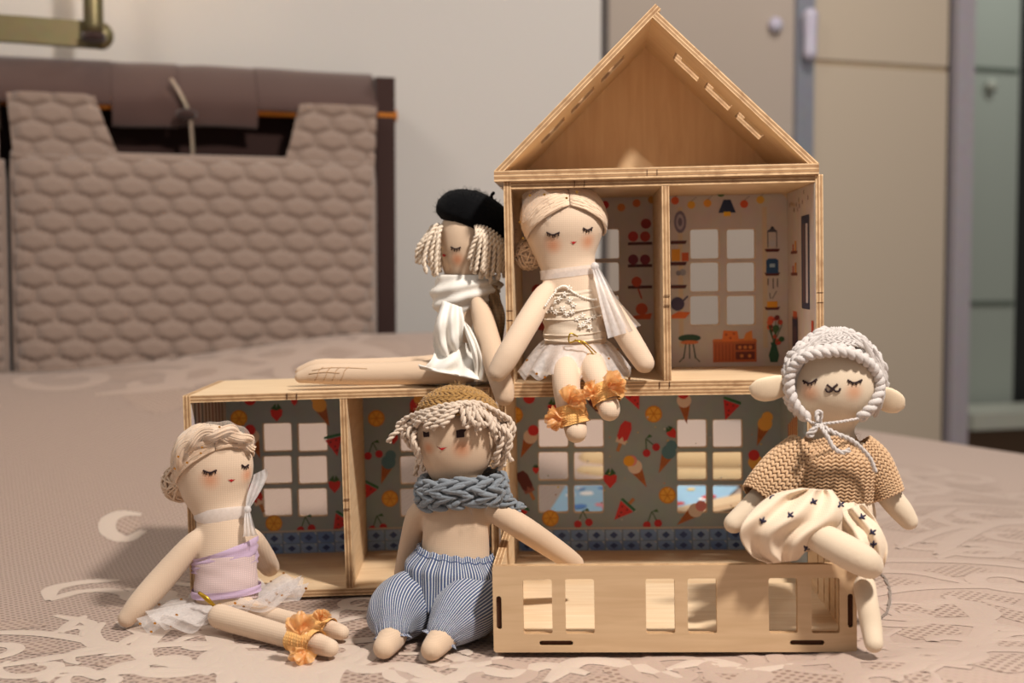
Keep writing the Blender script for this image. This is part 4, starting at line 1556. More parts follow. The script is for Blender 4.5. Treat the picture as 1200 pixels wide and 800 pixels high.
def sequins(V, n, r, seed, sel=None):
    rr = random.Random(seed)
    acc = []
    V = [Vector(v) for v in V]
    for _ in range(n):
        p = rr.choice(V)
        a, b = Vector((r, 0, 0)), Vector((0, -r * .35, r * .94))
        c = p + Vector((0, -0.0009, 0.0004))
        ring = [c + a * math.cos(k * PI / 4) + b * math.sin(k * PI / 4) for k in range(8)]
        acc.append((ring, [tuple(range(8))]))
    return merge(acc)


def knit(fn, nu, nv, wrap=True, size=1.0, fat=0.34, flip=False):
    """rows of V-shaped loops over the surface fn(u, v)"""
    acc_v, acc_f, n0 = [], [], 0
    for j in range(nv):
        for i in range(nu):
            u, v = (i + 0.5) / nu, (j + 0.5) / nv
            p = np.array(fn(u, v))
            du = (np.array(fn(u + 0.5 / nu, v)) - np.array(fn(u - 0.5 / nu, v)))
            dv = (np.array(fn(u, min(1, v + 0.5 / nv))) - np.array(fn(u, max(0, v - 0.5 / nv))))
            nn = np.cross(du, dv); l = np.linalg.norm(nn)
            if l < 1e-12: continue
            nn /= l
            lu = np.linalg.norm(du)
            for sg in (-1, 1):
                ax = dv * 0.62 + du * 0.26 * sg
                wd = du * fat * 0.8
                bv_, bf = blob(p + du * 0.24 * sg, ax * size, wd * size, nn * lu * fat * 0.9 * size)
                acc_v.append(bv_); acc_f += [tuple(a + n0 for a in f) for f in bf]; n0 += len(bv_)
    return np.vstack(acc_v), acc_f


def crochet(fn, nu, nv, wrap=True, fat=0.5, jitter=0.12, seed=1, brick=True, long_=0.72, height=0.42):
    """chunky crochet: fat slanted loops, rows offset like bricks"""
    rr = random.Random(seed)
    acc_v, acc_f, n0 = [], [], 0
    for j in range(nv):
        for i in range(nu):
            u = (i + (0.5 if (j % 2 and brick) else 0.0)) / nu
            v = (j + 0.5) / nv
            p = np.array(fn(u, v))
            du = np.array(fn(u + 0.5 / nu, v)) - np.array(fn(u - 0.5 / nu, v))
            dv = np.array(fn(u, min(1, v + 0.5 / nv))) - np.array(fn(u, max(0, v - 0.5 / nv)))
            nn = np.cross(du, dv); l = np.linalg.norm(nn)
            if l < 1e-12: continue
            nn /= l
            lv = np.linalg.norm(dv)
            s_ = 1 if j % 2 else -1
            for sg in (-1, 1):
                ax = du * long_ + dv * 0.35 * sg * s_ + du * rr.uniform(-jitter, jitter)
                bv_, bf = blob(p + dv * 0.22 * sg + nn * rr.uniform(-.1, .1) * lv, ax, dv * fat * 0.62, nn * lv * height)
                acc_v.append(bv_); acc_f += [tuple(a + n0 for a in f) for f in bf]; n0 += len(bv_)
    return np.vstack(acc_v), acc_f


def fuzz(pts, n, length, r, seed):
    """stray fibres; pts: list of (point, normal)"""
    rr = random.Random(seed)
    acc = []
    for _ in range(n):
        p, nn = rr.choice(pts)
        p = np.array(p); nn = np.array(nn)
        d = nn + np.array([rr.gauss(0, .6) for _ in range(3)])
        d /= np.linalg.norm(d)
        e = np.array([rr.gauss(0, 1) for _ in range(3)]); e -= d * e.dot(d)
        l = length * rr.uniform(.4, 1.3)
        acc.append(tube([p, p + d * l * .5 + e * l * .08, p + d * l + e * l * .25], [r, r, r * .4], 3, caps=False))
    return merge(acc)


def on_ell(c, hw, hh, hd):
    """depth of the front of an upright ellipsoid under a pixel: c = (px, py, Y)"""
    def f(px, py, lift=0.0):
        t = 1 - ((px - c[0]) / hw) ** 2 - ((py - c[1]) / hh) ** 2
        return c[2] - (hd * math.sqrt(t) if t > 0 else 0) - lift
    return f


m_hair = wool('champagne_hair_thread', (226, 198, 170), 0.18, 1600, 0.3)
m_yarn = wool('off_white_cotton_yarn', (226, 208, 186), 0.14, 900)
m_tulle = tulle('white_tulle', (246, 240, 236), 0.44)
m_ribbon = tulle('white_chiffon', (244, 240, 238), 0.72)
m_gold = plain('gold_sequin', (196, 140, 60), 0.25, 0.8)
m_cord = plain('gold_cord', (190, 150, 50), 0.3, 0.8)
m_lace = cloth('orange_lace', (248, 192, 118), 0.0024, 0.5, 0.05, dark=0.85)
m_puff = tulle('apricot_lace_net', (248, 196, 128), 0.82)
m_white = cloth('white_muslin', (238, 232, 222), 0.0026, 0.5, 0.06, dark=0.85)
m_pearl = plain('pearl', (240, 232, 220), 0.25)


def swept_hair(d, fr, C, ax, front_el, ends, n, seed, root_el=(42, 118), rr_=(0.0009, 0.0013), lift=1.035, name='hair'):
    """strands combed from a centre parting over the skull to the two buns.
    fr: (right, forward, up) unit vectors of the head, ax: half axes along them"""
    r_, f_, u_ = [np.array(v) for v in fr]
    C = np.array(C)
    rg = random.Random(seed)

    def pt(dirv, k):
        v = dirv / np.linalg.norm(dirv)
        l = 1 / math.sqrt((v[0] / ax[0]) ** 2 + (v[1] / ax[1]) ** 2 + (v[2] / ax[2]) ** 2)
        D = r_ * v[0] + f_ * v[1] + u_ * v[2]
        h = d.bv.ray_cast(Vector(C + D * l * 1.6), Vector(-D))
        if h[0] is not None and h[3] < l * 1.4 and v[2] > -.5: l = l * 1.6 - h[3]
        return C + D * (l + (k - 1) * ax[0])
    acc = []
    for sgn, (ey, ee) in ends:
        E = np.array([sgn * math.sin(R(ey)) * math.cos(R(ee)), math.cos(R(ey)) * math.cos(R(ee)), math.sin(R(ee))])
        for i in range(n):
            t = (i + rg.uniform(-.3, .3)) / (n - 1)
            el = R(root_el[0] + (root_el[1] - root_el[0]) * t)
            S = np.array([0.015 * sgn, math.cos(el), math.sin(el)])
            Ei = E + np.array([0, -0.10 * t, 0.45 * t])
            om = math.acos(max(-1, min(1, S.dot(Ei) / np.linalg.norm(Ei) / np.linalg.norm(S))))
            pts = []
            for k in range(15):
                q = k / 14
                D = (math.sin((1 - q) * om) * S + math.sin(q * om) * Ei) / math.sin(om)
                pts.append(pt(D, lift + 0.05 * math.sin(PI * q) + rg.uniform(-.012, .012)))
            acc.append(tube(pts, rg.uniform(*rr_), 5))
    # scalp under the strands
    V, F = [], []
    nu, nv = 36, 16
    for j in range(nv):
        for i in range(nu):
            a = 2 * PI * i / nu
            fwd = math.cos(a)      # +1 in front
            low = 40 if fwd > 0.75 else (40 - (0.75 - fwd) / 1.75 * 75)
            el = R(90 - (90 - low) * j / (nv - 1))
            D = np.array([math.sin(a) * math.cos(el), math.cos(a) * math.cos(el), math.sin(el)])
            V.append(pt(D, lift - 0.02))
    F = [f[::-1] for f in grid_faces(nv, nu, True)]
    acc.append((V, F))
    return obj(name, *merge(acc), m_hair, d.root)


def bun(d, c, r, seed, name='hair_bun'):
    rg = random.Random(seed)
    acc = [ellipsoid(c, ((r * .85, 0, 0), (0, r * .8, 0), (0, 0, r * .9)), 16, 10)]
    for k in range(46):
        a = rg.uniform(0, PI); b = rg.uniform(0, 2 * PI)
        ux = np.array([math.cos(a), math.sin(a) * .4, math.sin(a) * .9]); ux /= np.linalg.norm(ux)
        vx = np.cross(ux, [rg.gauss(0, 1), rg.gauss(0, 1), rg.gauss(0, 1)]); vx /= np.linalg.norm(vx)
        pts = [np.array(c) + (ux * math.cos(t) + vx * math.sin(t)) * r * rg.uniform(.9, 1.0) for t in np.linspace(b, b + 2.4, 10)]
        acc.append(tube(pts, 0.0011, 4))
    return obj(name, *merge(acc), m_hair, d.root)


def head_frame(yaw, pitch, roll=0.0):
    f = Vector((math.sin(R(yaw)) * math.cos(R(pitch)), -math.cos(R(yaw)) * math.cos(R(pitch)), math.sin(R(pitch))))
    u = Vector((0, 0, 1)); u.rotate(Matrix.Rotation(R(roll), 3, 'Y'))
    r = u.cross(-f).normalized()
    r = (-f).cross(u).normalized()
    u = r.cross(-f).normalized()
    return r, f, u


def tutu(d, px, py, Y, hw, depth, out_px, fn_drop, nruf, amp, layers, m, seed, arc=(0, 360), frill=0.5, name='tulle_skirt'):
    """gathered net skirt round the waist; out_px(angle) gives its reach, fn_drop its fall"""
    c = P(px, py, Y)
    rg = random.Random(seed)
    acc, rim = [], []
    for L_ in range(layers):
        ph = rg.uniform(0, 6)
        nu, nv = 150, 9
        ks = [rg.uniform(.7, 1.25) for _ in range(nruf + 2)]

        def f(u, v, L_=L_, ph=ph, ks=ks):
            a = R(arc[0] + (arc[1] - arc[0]) * u)
            kk = ks[int(u * nruf) % nruf]
            rf = math.sin(u * nruf * 2 * PI + ph + 0.8 * math.sin(5 * a + ph)) * kk
            ra = M_(hw, Y) + (M_(out_px(a), Y)) * v * (0.94 - 0.07 * L_ + 0.05 * rf * v)
            z = c.z + fn_drop(a, v) + amp * rf * v ** 0.8 + 0.003 * L_ * v
            return (c.x + math.cos(a) * ra, c.y + math.sin(a) * ra * (depth + (1 - depth) * v * .5), z)
        V, F = sheet(f, nu, nv)
        acc.append((V, F)); rim += V[nu * 4:]
    V, F = merge(acc)
    o = obj(name, V, F, m, d.root)
    obj('sequins', *sequins(rim, 34, 0.0013, seed + 3), m_gold, o, False, kind='stuff')
    return o


def wrap(d, pts, hw, turns, seed, m=m_lace, name='ankle_ribbon'):
    """lace ribbon wound round an ankle; pts two world points along the leg, hw radius"""
    a, b = Vector(pts[0]), Vector(pts[1])
    ax = (b - a).normalized()
    e1 = ax.orthogonal().normalized(); e2 = ax.cross(e1)
    rg = random.Random(seed)
    acc = []
    # crumpled sleeve under the windings
    V, F = [], []
    for j in range(9):
        for k in range(28):
            t = 2 * PI * k / 28
            rad = hw * (1.13 + 0.05 * math.sin(3 * t + j * 1.7) + 0.03 * rg.uniform(-1, 1) + (.06 if j in (0, 8) else 0))
            V.append(a.lerp(b, j / 8) + (e1 * math.cos(t) + e2 * math.sin(t)) * rad)
    acc.append((V, grid_faces(9, 28, True)))
    for k in range(turns):
        t0 = rg.uniform(0, 6)
        tilt = rg.uniform(-.35, .35)
        pts_ = []
        for i in range(20):
            t = t0 + 2 * PI * i / 20
            pts_.append(a.lerp(b, (k + .5) / turns) + ax * math.sin(t) * tilt * hw + (e1 * math.cos(t) + e2 * math.sin(t)) * hw * 1.15)
        acc.append(tube(pts_, hw * .026, 5, closed=True))
    return obj(name, *merge(acc), m, d.root)


def puff(d, c, size, seed, m, name='ribbon_bow', up=(0, 0, 1), stretch=1.0):
    """crumpled tuft of lace net: a gathered fan with a rolled, wavy edge"""
    rg = random.Random(seed)
    acc = []
    c = np.array(c)
    U = np.array(up, dtype=float); U /= np.linalg.norm(U)
    for k in range(3):
        dirv = U + np.array([rg.gauss(0, .3), rg.gauss(0, .3), rg.gauss(0, .2)])
        dirv /= np.linalg.norm(dirv)
        sd = np.cross(dirv, [rg.gauss(0, .3), 1, rg.gauss(0, .3)]); sd /= np.linalg.norm(sd)
        nn = np.cross(dirv, sd)

        def f(u, v, k=k):
            a = (u - .5) * 2.2
            l = size * stretch * v * (1 + .10 * math.sin(u * 17 + k))
            return c + (dirv * math.cos(a) + sd * math.sin(a) * .9) * l + nn * size * (.20 * math.sin(u * 15 + k * 2) * v + .12 * math.sin(v * 7 + u * 5))
        V, F = sheet(f, 26, 9)
        acc.append((V, F))
    return obj(name, *merge(acc), m, d.root)


def ribbon_strip(path, w_, side_, folds=3, amp=0.0012, n=10):
    """flat cloth strip along a path with lengthwise folds"""
    q = spline([list(p) for p in path], 18)
    s_ = np.array(side_, dtype=float); s_ /= np.linalg.norm(s_)
    V = []
    for i, p in enumerate(q):
        t = i / 17
        ww = w_(t) if callable(w_) else w_
        for k in range(n):
            u = k / (n - 1)
            V.append(p + s_ * ww * (u - .5) + np.array([0, -1, 0]) * amp * math.sin(u * folds * 2 * PI + 2 * t))
    return V, grid_faces(18, n)


def neck_band(rows, depth, add, r=0.0022, yaw=0.0):
    V, F = loft(ring_rows(rows, depth, 1.0, add), 48, None, False, yaw)
    return V, F


# ================================================================== 1  ballerina in lilac
HY1 = 1.150
d = Doll('ballerina_doll', 'ballerina doll in a lilac bandeau sitting at the far left on the bedspread', onbed(258, 716), LINEN)
T1 = [(250, 501, HY1, 6), (249, 506, HY1, 24), (249, 519, HY1, 39), (250, 538, HY1, 46), (251, 554, HY1, 46), (253, 573, HY1 - .001, 41), (257, 590, HY1 - .003, 34), (260, 602, HY1 - .005, 31),
      (262, 618, HY1 - .007, 32), (264, 645, HY1 - .010, 34), (265, 675, HY1 - .015, 35.5), (265, 700, HY1 - .019, 36), (264, 712, HY1 - .02, 32), (264, 718, HY1 - .02, 18)]
d.trunk(T1, 0.72)
hA = onbed(149, 724, 0.010)
d.limb_w([(P(244, 622, 1.137), M_(8)), (P(226, 637, 1.134), M_(13)), (P(192, 676, 1.128), M_(15.5)), (P(165, 706, hA.y + .004), M_(14.5)), (hA + Vector((0, 0, .0)), M_(11))])
d.limb([(286, 622, 1.142, 8), (296, 632, 1.150, 13), (308, 652, 1.18, 14), (316, 664, 1.215, 12)])
lA = [onbed(258, 722, 0.016), onbed(300, 735, 0.0125), onbed(342, 747, 0.011), onbed(368, 753, 0.011), onbed(387, 759, 0.010)]
lB = [onbed(285, 712, 0.016), onbed(318, 722, 0.012), onbed(352, 730, 0.011), onbed(380, 735, 0.0105), onbed(401, 741, 0.0095)]
d.limb_w(list(zip(lA, [M_(15, 1.1), M_(14, 1.08), M_(13, 1.06), M_(13, 1.04), M_(11, 1.02)])))
d.limb_w(list(zip(lB, [M_(14, 1.1), M_(12.5, 1.1), M_(11.5, 1.08), M_(11.5, 1.06), M_(9.5, 1.05)])))
d.finish()
d.rouge([(246, 562, 17, .75), (290, 556, 14, .8)])
d.closed_eye([(238, 551), (246, 553.5), (254, 550.5)]); d.closed_eye([(283, 544.5), (287, 547), (291, 544.5)], 4)
d.lips([(266.5, 561.5), (269, 562), (271, 561), (273, 562), (276, 561), (271, 564.5)])
hc = P(250, 545, HY1)
fr = head_frame(20, 3, -4)
swept_hair(d, fr, hc, (M_(47), M_(38), M_(47)), 40, ((-1, (94, -20)), (1, (82, 8))), 60, 3, (33, 120))
bun(d, P(212, 566, HY1 + .012), M_(23), 4)
# plait laid over the crown, wrapped in sequinned net
acc, pl = [], []
rg = random.Random(8)
path = spline([tuple(P(211, 552, HY1 - .010)), tuple(P(219, 530, HY1 - .020)), tuple(P(236, 514, HY1 - .023)), tuple(P(260, 508, HY1 - .020)), tuple(P(280, 513, HY1 - .012)), tuple(P(291, 525, HY1 - .004))], 60)
p_, t_, N_, B_ = frames(path)
for k in range(3):
    ph = 2 * PI * k / 3
    for j in range(26):
        aa, rr_ = rg.uniform(0, 2 * PI), .0048 * math.sqrt(rg.random())
        q = [p_[i] + N_[i] * (math.sin(i / 60 * 2 * PI * 1.5 + ph) * .0060 + math.cos(aa) * rr_) + B_[i] * (math.sin(2 * (i / 60 * 2 * PI * 1.5 + ph)) * .0030 + math.sin(aa) * rr_) for i in range(60)]
        acc.append(tube(q, .0009, 4)); pl += q[::3]
obj('hair_plait', *merge(acc), m_hair, d.root)
V, F = tube(path, [.0115 * (0.7 + .3 * math.sin(PI * i / 59)) + .0008 * math.sin(i * .7) for i in range(60)], 14, caps=False)
nt_ = obj('hair_net', V, F, tulle('hair_net_tulle', (246, 236, 224), 0.22), d.root)
obj('sequins', *sequins([v for v in V if v[1] < HY1 - .018], 9, .0011, 4), m_gold, nt_, False, kind='stuff')
# bodice
TB1 = [(264, 652, HY1 - .012, 34.5), (265, 675, HY1 - .015, 35.5), (265, 701, HY1 - .019, 36.5)]
obj('bodice', *band(TB1, .72, .0012, 48, 14, .0005, 2), cloth('pale_pink_tulle_bodice', (226, 200, 196), .0016, .2, .05), d.root)
V, F = [], []
nb = 56
for j in range(9):
    for k in range(nb):
        a = 2 * PI * k / nb
        tx = math.cos(a)
        py = 641 - 13 * tx + (j / 8) * (23 + 8 * tx)
        c_ = P(263.5, py, HY1 - .010)
        rad = M_(34.5) + .0030 + .0011 * math.sin(j * 2.3 + 2.2 * math.sin(a * 2)) + .0004 * math.sin(7 * a + j)
        V.append((c_.x + tx * rad, c_.y + math.sin(a) * rad * .74, c_.z))
m_lil = cloth('lilac_chiffon', (206, 180, 206), .0014, .2, .05, dark=.9)
obj('bandeau', V, grid_faces(9, nb, True), m_lil, d.root)
V, F = [], []
for j in range(5):
    for k in range(nb):
        a = 2 * PI * k / nb
        py = 687 - 3.5 * math.cos(a) + j * 2.0
        c_ = P(265, py, HY1 - .018)
        rad = M_(36.5) + .0030 + .0006 * math.sin(j * 2 + 3 * a)
        V.append((c_.x + math.cos(a) * rad, c_.y + math.sin(a) * rad * .73, c_.z))
obj('waist_band', V, grid_faces(5, nb, True), m_lil, d.root)
# choker with its bow
V, F = loft(ring_rows([(260, 609 - 5, HY1 - .005, 31.2), (260, 603, HY1 - .005, 31.6), (260, 598, HY1 - .004, 31.6)], .72, 1, .0010), 48, 6, False)
V = [(v[0], v[1], v[2] + (v[0] - P(260, 603, HY1).x) * .10) for v in V]
ck = obj('neck_ribbon', V, F, m_ribbon, d.root)
k0 = P(290, 597, HY1 - .022)
obj('ribbon_knot', *ellipsoid(k0, ((.0035, 0, 0), (0, .003, 0), (0, 0, .0035))), m_ribbon, ck)
obj('ribbon_tail', *ribbon_strip([k0, P(297, 580, HY1 - .018), P(304, 562, HY1 - .012), P(305, 552, HY1 - .01)], lambda t: .004 + .013 * math.sin(min(1, t * 1.1) * PI * .75), (1, 0, .5)), m_ribbon, ck)
obj('ribbon_tail', *ribbon_strip([k0, P(291, 608, HY1 - .026), P(293, 622, HY1 - .028), P(294, 628, HY1 - .028)], lambda t: .004 + .010 * t, (1, 0, .1)), m_ribbon, ck)
# skirt spreads left-front and right
def rch(a):
    x = math.cos(a); y = math.sin(a)
    return 24 + 34 * max(0, -x) ** 1.0 + 40 * max(0, x) + (14 if y < 0 and x < .2 else 0)
tutu(d, 265, 703, HY1 - .02, 35, .72, rch, lambda a, v: (-.004 - .010 * max(0, -math.cos(a)) + .016 * max(0, math.cos(a))) * v - .003 * v, 11, .0065, 3, m_tulle, 21)
kn = P(241, 702, HY1 - .052)
acc = []
for k in range(2):
    acc.append(tube(spline([kn + Vector((-.006, 0, .006)), kn + Vector((.002, -.003, .002 * k)), kn + Vector((.008, -.002, -.005)), kn + Vector((.013, 0, -.006 - .002 * k))], 14), .0014, 6))
acc.append(ellipsoid(kn + Vector((.012, -.001, -.006)), ((.003, 0, 0), (0, .003, 0), (0, 0, .0028))))
obj('gold_cord', *merge(acc), m_cord, d.root)
wrap(d, (onbed(344, 748, .011), onbed(372, 755, .011)), M_(13.5, 1.04), 9, 1)
puff(d, onbed(352, 744, .024), .017, 3, m_puff, up=(-.1, 0, 1)); puff(d, onbed(356, 760, .012), .013, 5, m_puff, up=(0, -.6, -.7))
wrap(d, (onbed(364, 733, .0105), onbed(388, 738, .010)), M_(11.5, 1.06), 9, 2)
puff(d, onbed(376, 728, .020), .010, 9, m_puff)

# ================================================================== 2  ballerina in white on the upper floor
H2 = 1.222
fz = (MU @ Vector((0, 0, T))).z
d = Doll('ballerina_doll', 'ballerina doll in white sitting in the upper doorway with her feet dangling', P(672, 440, H2), LINEN)
T2 = [(660, 219, H2, 6), (660, 224, H2, 25), (660, 236, H2, 40), (660, 254, H2, 47), (661, 268, H2, 47), (662, 284, H2, 42), (664, 302, H2 - .001, 34.5), (667, 316, H2 - .002, 31.5),
      (668, 330, H2 - .003, 32.5), (670, 350, H2 - .004, 33.5), (673, 375, H2 - .006, 34.5), (674, 400, H2 - .008, 35), (675, 425, H2 - .01, 37), (676, 436, H2 - .01, 30)]
d.trunk(T2, .70)
d.limb([(644, 336, 1.212, 9), (636, 348, 1.204, 13), (618, 378, 1.180, 14.5), (600, 408, 1.166, 14.5), (590, 425, 1.163, 14), (583, 436, 1.162, 12)])
d.limb([(694, 334, 1.214, 9), (704, 348, 1.208, 13), (724, 376, 1.198, 14), (742, 405, 1.19, 14), (755, 425, 1.186, 12.5)])
d.limb([(662, 425, 1.205, 18), (663, 438, 1.180, 17), (664, 455, 1.168, 16.5), (668, 480, 1.163, 15.5), (674, 499, 1.160, 14), (675, 506, 1.154, 13.5)])
d.limb([(692, 422, 1.205, 17), (696, 434, 1.178, 16), (702, 448, 1.164, 15), (709, 466, 1.158, 14), (713, 476, 1.152, 13.5), (714, 481, 1.146, 13)])
d.finish()
d.rouge([(648, 287, 16, .85), (689, 283, 15, .85)])
d.closed_eye([(640.5, 272), (648, 275), (656, 272)]); d.closed_eye([(683, 267), (688.5, 269.5), (694, 266.5)], 4)
d.lips([(668, 283), (670.5, 283.4), (672, 282.5), (673.5, 283.4), (676, 282.5), (672, 286)])
hc = P(660, 262, H2)
fr = head_frame(10, 3, 2)
swept_hair(d, fr, hc, (M_(49, 1.2), M_(38, 1.2), M_(46, 1.2)), 40, ((-1, (88, -24)), (1, (84, -14))), 64, 13, (30, 122))
bun(d, P(620, 298, H2 + .02), M_(19, 1.2), 14)
V, F = sheet(lambda u, v: P(612 + 34 * u, 262 - 34 * v - 8 * math.sin(PI * u), H2 - .028 + .012 * (1 - u)) , 14, 10)
nt_ = obj('hair_net', V, F, tulle('hair_net_tulle', (246, 236, 224), 0.25), d.root)
acc = []
for px, py in ((609, 260), (613, 279), (621, 229), (638, 228), (676, 225), (664, 232)):
    c = P(px, py, H2 - .034 if 615 < px < 680 else H2 - .012)
    acc.append((([c + Vector((.0012 * math.cos(k * PI / 4), 0, .0012 * math.sin(k * PI / 4))) for k in range(8)]), [tuple(range(8))]))
obj('sequins', *merge(acc), m_gold, nt_, False, kind='stuff')
# wrapped corset
TB2 = [(669, 342, H2 - .0035, 33), (670, 352, H2 - .004, 33.6), (673, 375, H2 - .006, 34.5), (674, 402, H2 - .008, 35.2)]
m_cor = cloth('ivory_corset_satin', (222, 204, 182), .0014, .15, .05, dark=.92)
V, F = band(TB2, .70, .0014, 56, 26, .0009, 5, 2.0)
V = [np.array(v) for v in V]
cor = obj('corset', V, F, m_cor, d.root)
pts = []
for q in spline([(637, 359), (645, 347), (656, 337), (664, 336), (672, 343), (686, 350), (700, 351)], 34):
    pts.append(d.on(q[0], q[1], .0022, 1.2))
obj('pearl_trim', *merge([ellipsoid(p, ((.0012, 0, 0), (0, .0012, 0), (0, 0, .0012)), 6, 5) for p in pts]), m_pearl, cor)
for cl in ([(646, 362), (650, 354), (656, 350), (662, 345), (667, 338), (668, 352), (672, 358), (660, 362), (652, 366), (664, 368), (670, 366)], [(676, 374), (682, 370), (688, 376), (694, 372), (684, 380), (690, 384), (680, 382)]):
    acc = []
    for px, py in cl:
        for k in range(5):
            a = k * 2 * PI / 5 + px
            p0 = d.on(px, py, .0024, 1.2); p1 = d.on(px + 3.4 * math.cos(a), py + 3.4 * math.sin(a), .0024, 1.2)
            acc.append(tube([p0, (p0 + p1) / 2 + Vector((0, -.0008, 0)), p1], .0006, 5))
    obj('lace_flower', *merge(acc), m_pearl, cor)
acc = []
for y0, y1 in ((366, 358), (374, 369), (392, 388), (398, 397)):
    pts = [d.on(638 + 68 * k / 14, y0 + (y1 - y0) * k / 14 + 3 * math.sin(PI * k / 14), .0020, 1.2) for k in range(15)]
    acc.append(tube(pts, .0009, 6))
obj('corset_fold', *merge(acc), m_cor, cor)
V, F = loft(ring_rows([(667, 324, H2 - .002, 32), (667, 318, H2 - .002, 32.2), (667, 313, H2 - .002, 33)], .70, 1, .0012), 48, 6, False)
V = [(v[0], v[1], v[2] + (v[0] - P(667, 318, H2).x) * .12) for v in V]
ck = obj('neck_ribbon', V, F, m_ribbon, d.root)
k0 = P(697, 312, H2 - .020)
obj('ribbon_knot', *ellipsoid(k0, ((.004, 0, 0), (0, .003, 0), (0, 0, .004))), m_ribbon, ck)
obj('ribbon_tail', *ribbon_strip([k0, P(706, 335, H2 - .030), P(716, 362, H2 - .036), P(727, 392, H2 - .040)], lambda t: .006 + .018 * t, (1, 0, .3), 3, .002), m_ribbon, ck)
obj('ribbon_tail', *ribbon_strip([k0, P(702, 322, H2 - .012), P(716, 350, H2 - .022), P(744, 384, H2 - .026)], lambda t: .004 + .008 * t, (1, 0, .4), 2), m_ribbon, ck)
tutu(d, 674, 402, H2 - .008, 35, .70, lambda a: 34 if math.cos(a) < 0 else 32, lambda a, v: -.030 * v ** 1.3 + (.004 if math.sin(a) > 0 else 0), 12, .0035, 2, m_tulle, 31)
kn = P(672, 398, H2 - .036)
acc = [tube(spline([kn + Vector((.004, 0, .003)), kn + Vector((-.003, -.002, .006)), kn + Vector((-.004, -.002, -.002)), kn + Vector((.004, -.003, -.001)), kn + Vector((.013, -.003, -.007)), kn + Vector((.020, -.004, -.016))], 24), .0008, 6),
       tube(spline([kn + Vector((.001, -.002, 0)), kn + Vector((.010, -.004, -.002)), kn + Vector((.021, -.004, -.012))], 12), .0007, 6)]
obj('gold_cord', *merge(acc), m_cord, d.root)
wrap(d, (P(668, 474, 1.163), P(674, 497, 1.160)), M_(15.5, 1.16), 8, 21); puff(d, P(666, 474, 1.148), .017, 23, m_puff, up=(.5, -.2, 1)); puff(d, P(659, 490, 1.148), .015, 25, m_puff, up=(-1, -.2, -.4))
wrap(d, (P(704, 453, 1.161), P(712, 472, 1.154)), M_(14.5, 1.16), 8, 22); puff(d, P(712, 454, 1.142), .017, 27, m_puff, up=(1, -.2, .5)); puff(d, P(698, 460, 1.146), .012, 29, m_puff, up=(-.6, -.2, .2))

# ================================================================== 3  doll in a black beret, side on
H3 = 1.262
zt = (ML @ Vector((.24, .06, HM))).z
d = Doll('beret_doll', 'doll in a black beret and white muslin dress sitting on the left box', P(545, 446, H3), LINEN2)
T3 = [(551, 246, H3, 8), (550, 252, H3, 22), (548, 266, H3, 31), (547, 284, H3, 33), (546, 300, H3, 31), (547, 316, H3, 27), (549, 330, H3, 24), (551, 345, H3, 25), (553, 370, H3, 28), (553, 400, H3, 31), (552, 430, H3, 33), (552, 444, H3, 26)]
d.trunk(T3, 1.1)
d.limb([(560, 356, 1.232, 9), (565, 370, 1.222, 13), (573, 400, 1.206, 14), (582, 432, 1.192, 14), (589, 453, 1.186, 13.5), (591, 464, 1.184, 12)])
for y_, dy in ((1.222, 0), (1.262, -6)):
    z_ = [(ML @ Vector((u, .05, HM))).z for u in (.06, .12, .22)]
    pts = [(P(372, 438 + dy, y_), .0098), (P(400, 438 + dy, y_), .0104), (P(440, 438 + dy, y_), .0108), (P(500, 436 + dy, y_), .0118), (P(548, 432 + dy, y_), .014)]
    pts = [(Vector((p.x, p.y, max(p.z, (ML @ Vector((p.x + .3045, p.y - 1.2, HM))).z + r * .98))), r) for p, r in pts]
    d.limb_w([(pts[0][0] + Vector((-.016, 0, -.003)), .0062)] + pts)
d.finish()
d.rouge([(536, 304, 13, .9)])
d.closed_eye([(528.5, 289), (534, 291.5), (540, 289.5)], 4, r=.0007)
d.lips([(518.5, 298), (521, 297.3), (523.5, 299.5), (520.5, 301)])
tm = plain('tan_topstitch', (184, 148, 112), .8)
acc = []
for k, x in enumerate((372, 382, 392, 402)):
    q = [(x - 3, 446), (x, 440), (x + 2, 434), (x + 7, 430)]
    acc.append(q)
d.stitch('toe_stitching', acc + [[(366, 434), (385, 431), (410, 431), (430, 432)], [(362, 438), (380, 436), (398, 437)]], .00032, tm)
# beret
cb = P(556, 262, H3)
bfwd = np.array([0.0, -1, 0])


def beret(u, v, k=1.0):
    a = 2 * PI * u
    el = v * PI * .62
    x = math.sin(el) * math.cos(a); y = math.sin(el) * math.sin(a); z = math.cos(el)
    rad = 1.0 - (.10 if v > .88 else 0) * (v - .88) / .12
    px = 557 + 45 * x * rad + 3 * z
    zz = 34 * z
    ctr = P(px, 262, H3)
    tilt = -.36 * x * M_(42)
    return (ctr.x, H3 + y * M_(42) * rad * k, ctr.z + M_(zz) + tilt + .004)


m_felt = wool('black_felt', (7, 7, 9), .3, 1200, .5)
m_felt.node_tree.nodes['Principled BSDF'].inputs['Sheen Weight'].default_value = 0.03
V, F = sheet(lambda u, v: beret(u, v), 48, 26, True)
rgb_ = random.Random(3)
V = [tuple(np.array(v) + np.array([rgb_.gauss(0, .0003) for _ in range(3)])) for v in V]
bo = solid(obj('beret', V, F, m_felt, d.root), .002)
pn = []
for k in range(800):
    u, v = rgb_.random(), rgb_.random() * .95
    p = np.array(beret(u, v)); n_ = p - np.array(cb); n_ /= np.linalg.norm(n_)
    pn.append((p, n_))
obj('felt_fuzz', *fuzz(pn, 900, .0045, .00011, 4), m_felt, bo, kind='stuff')
st_ = P(577, 231, H3)
obj('beret_stalk', *capsule([st_ - Vector((.0, 0, .004)), st_ + Vector((-.001, 0, .001)), st_ + Vector((.001, 0, .004))], [.0018, .0015, .0017], 8, 8), m_felt, bo)


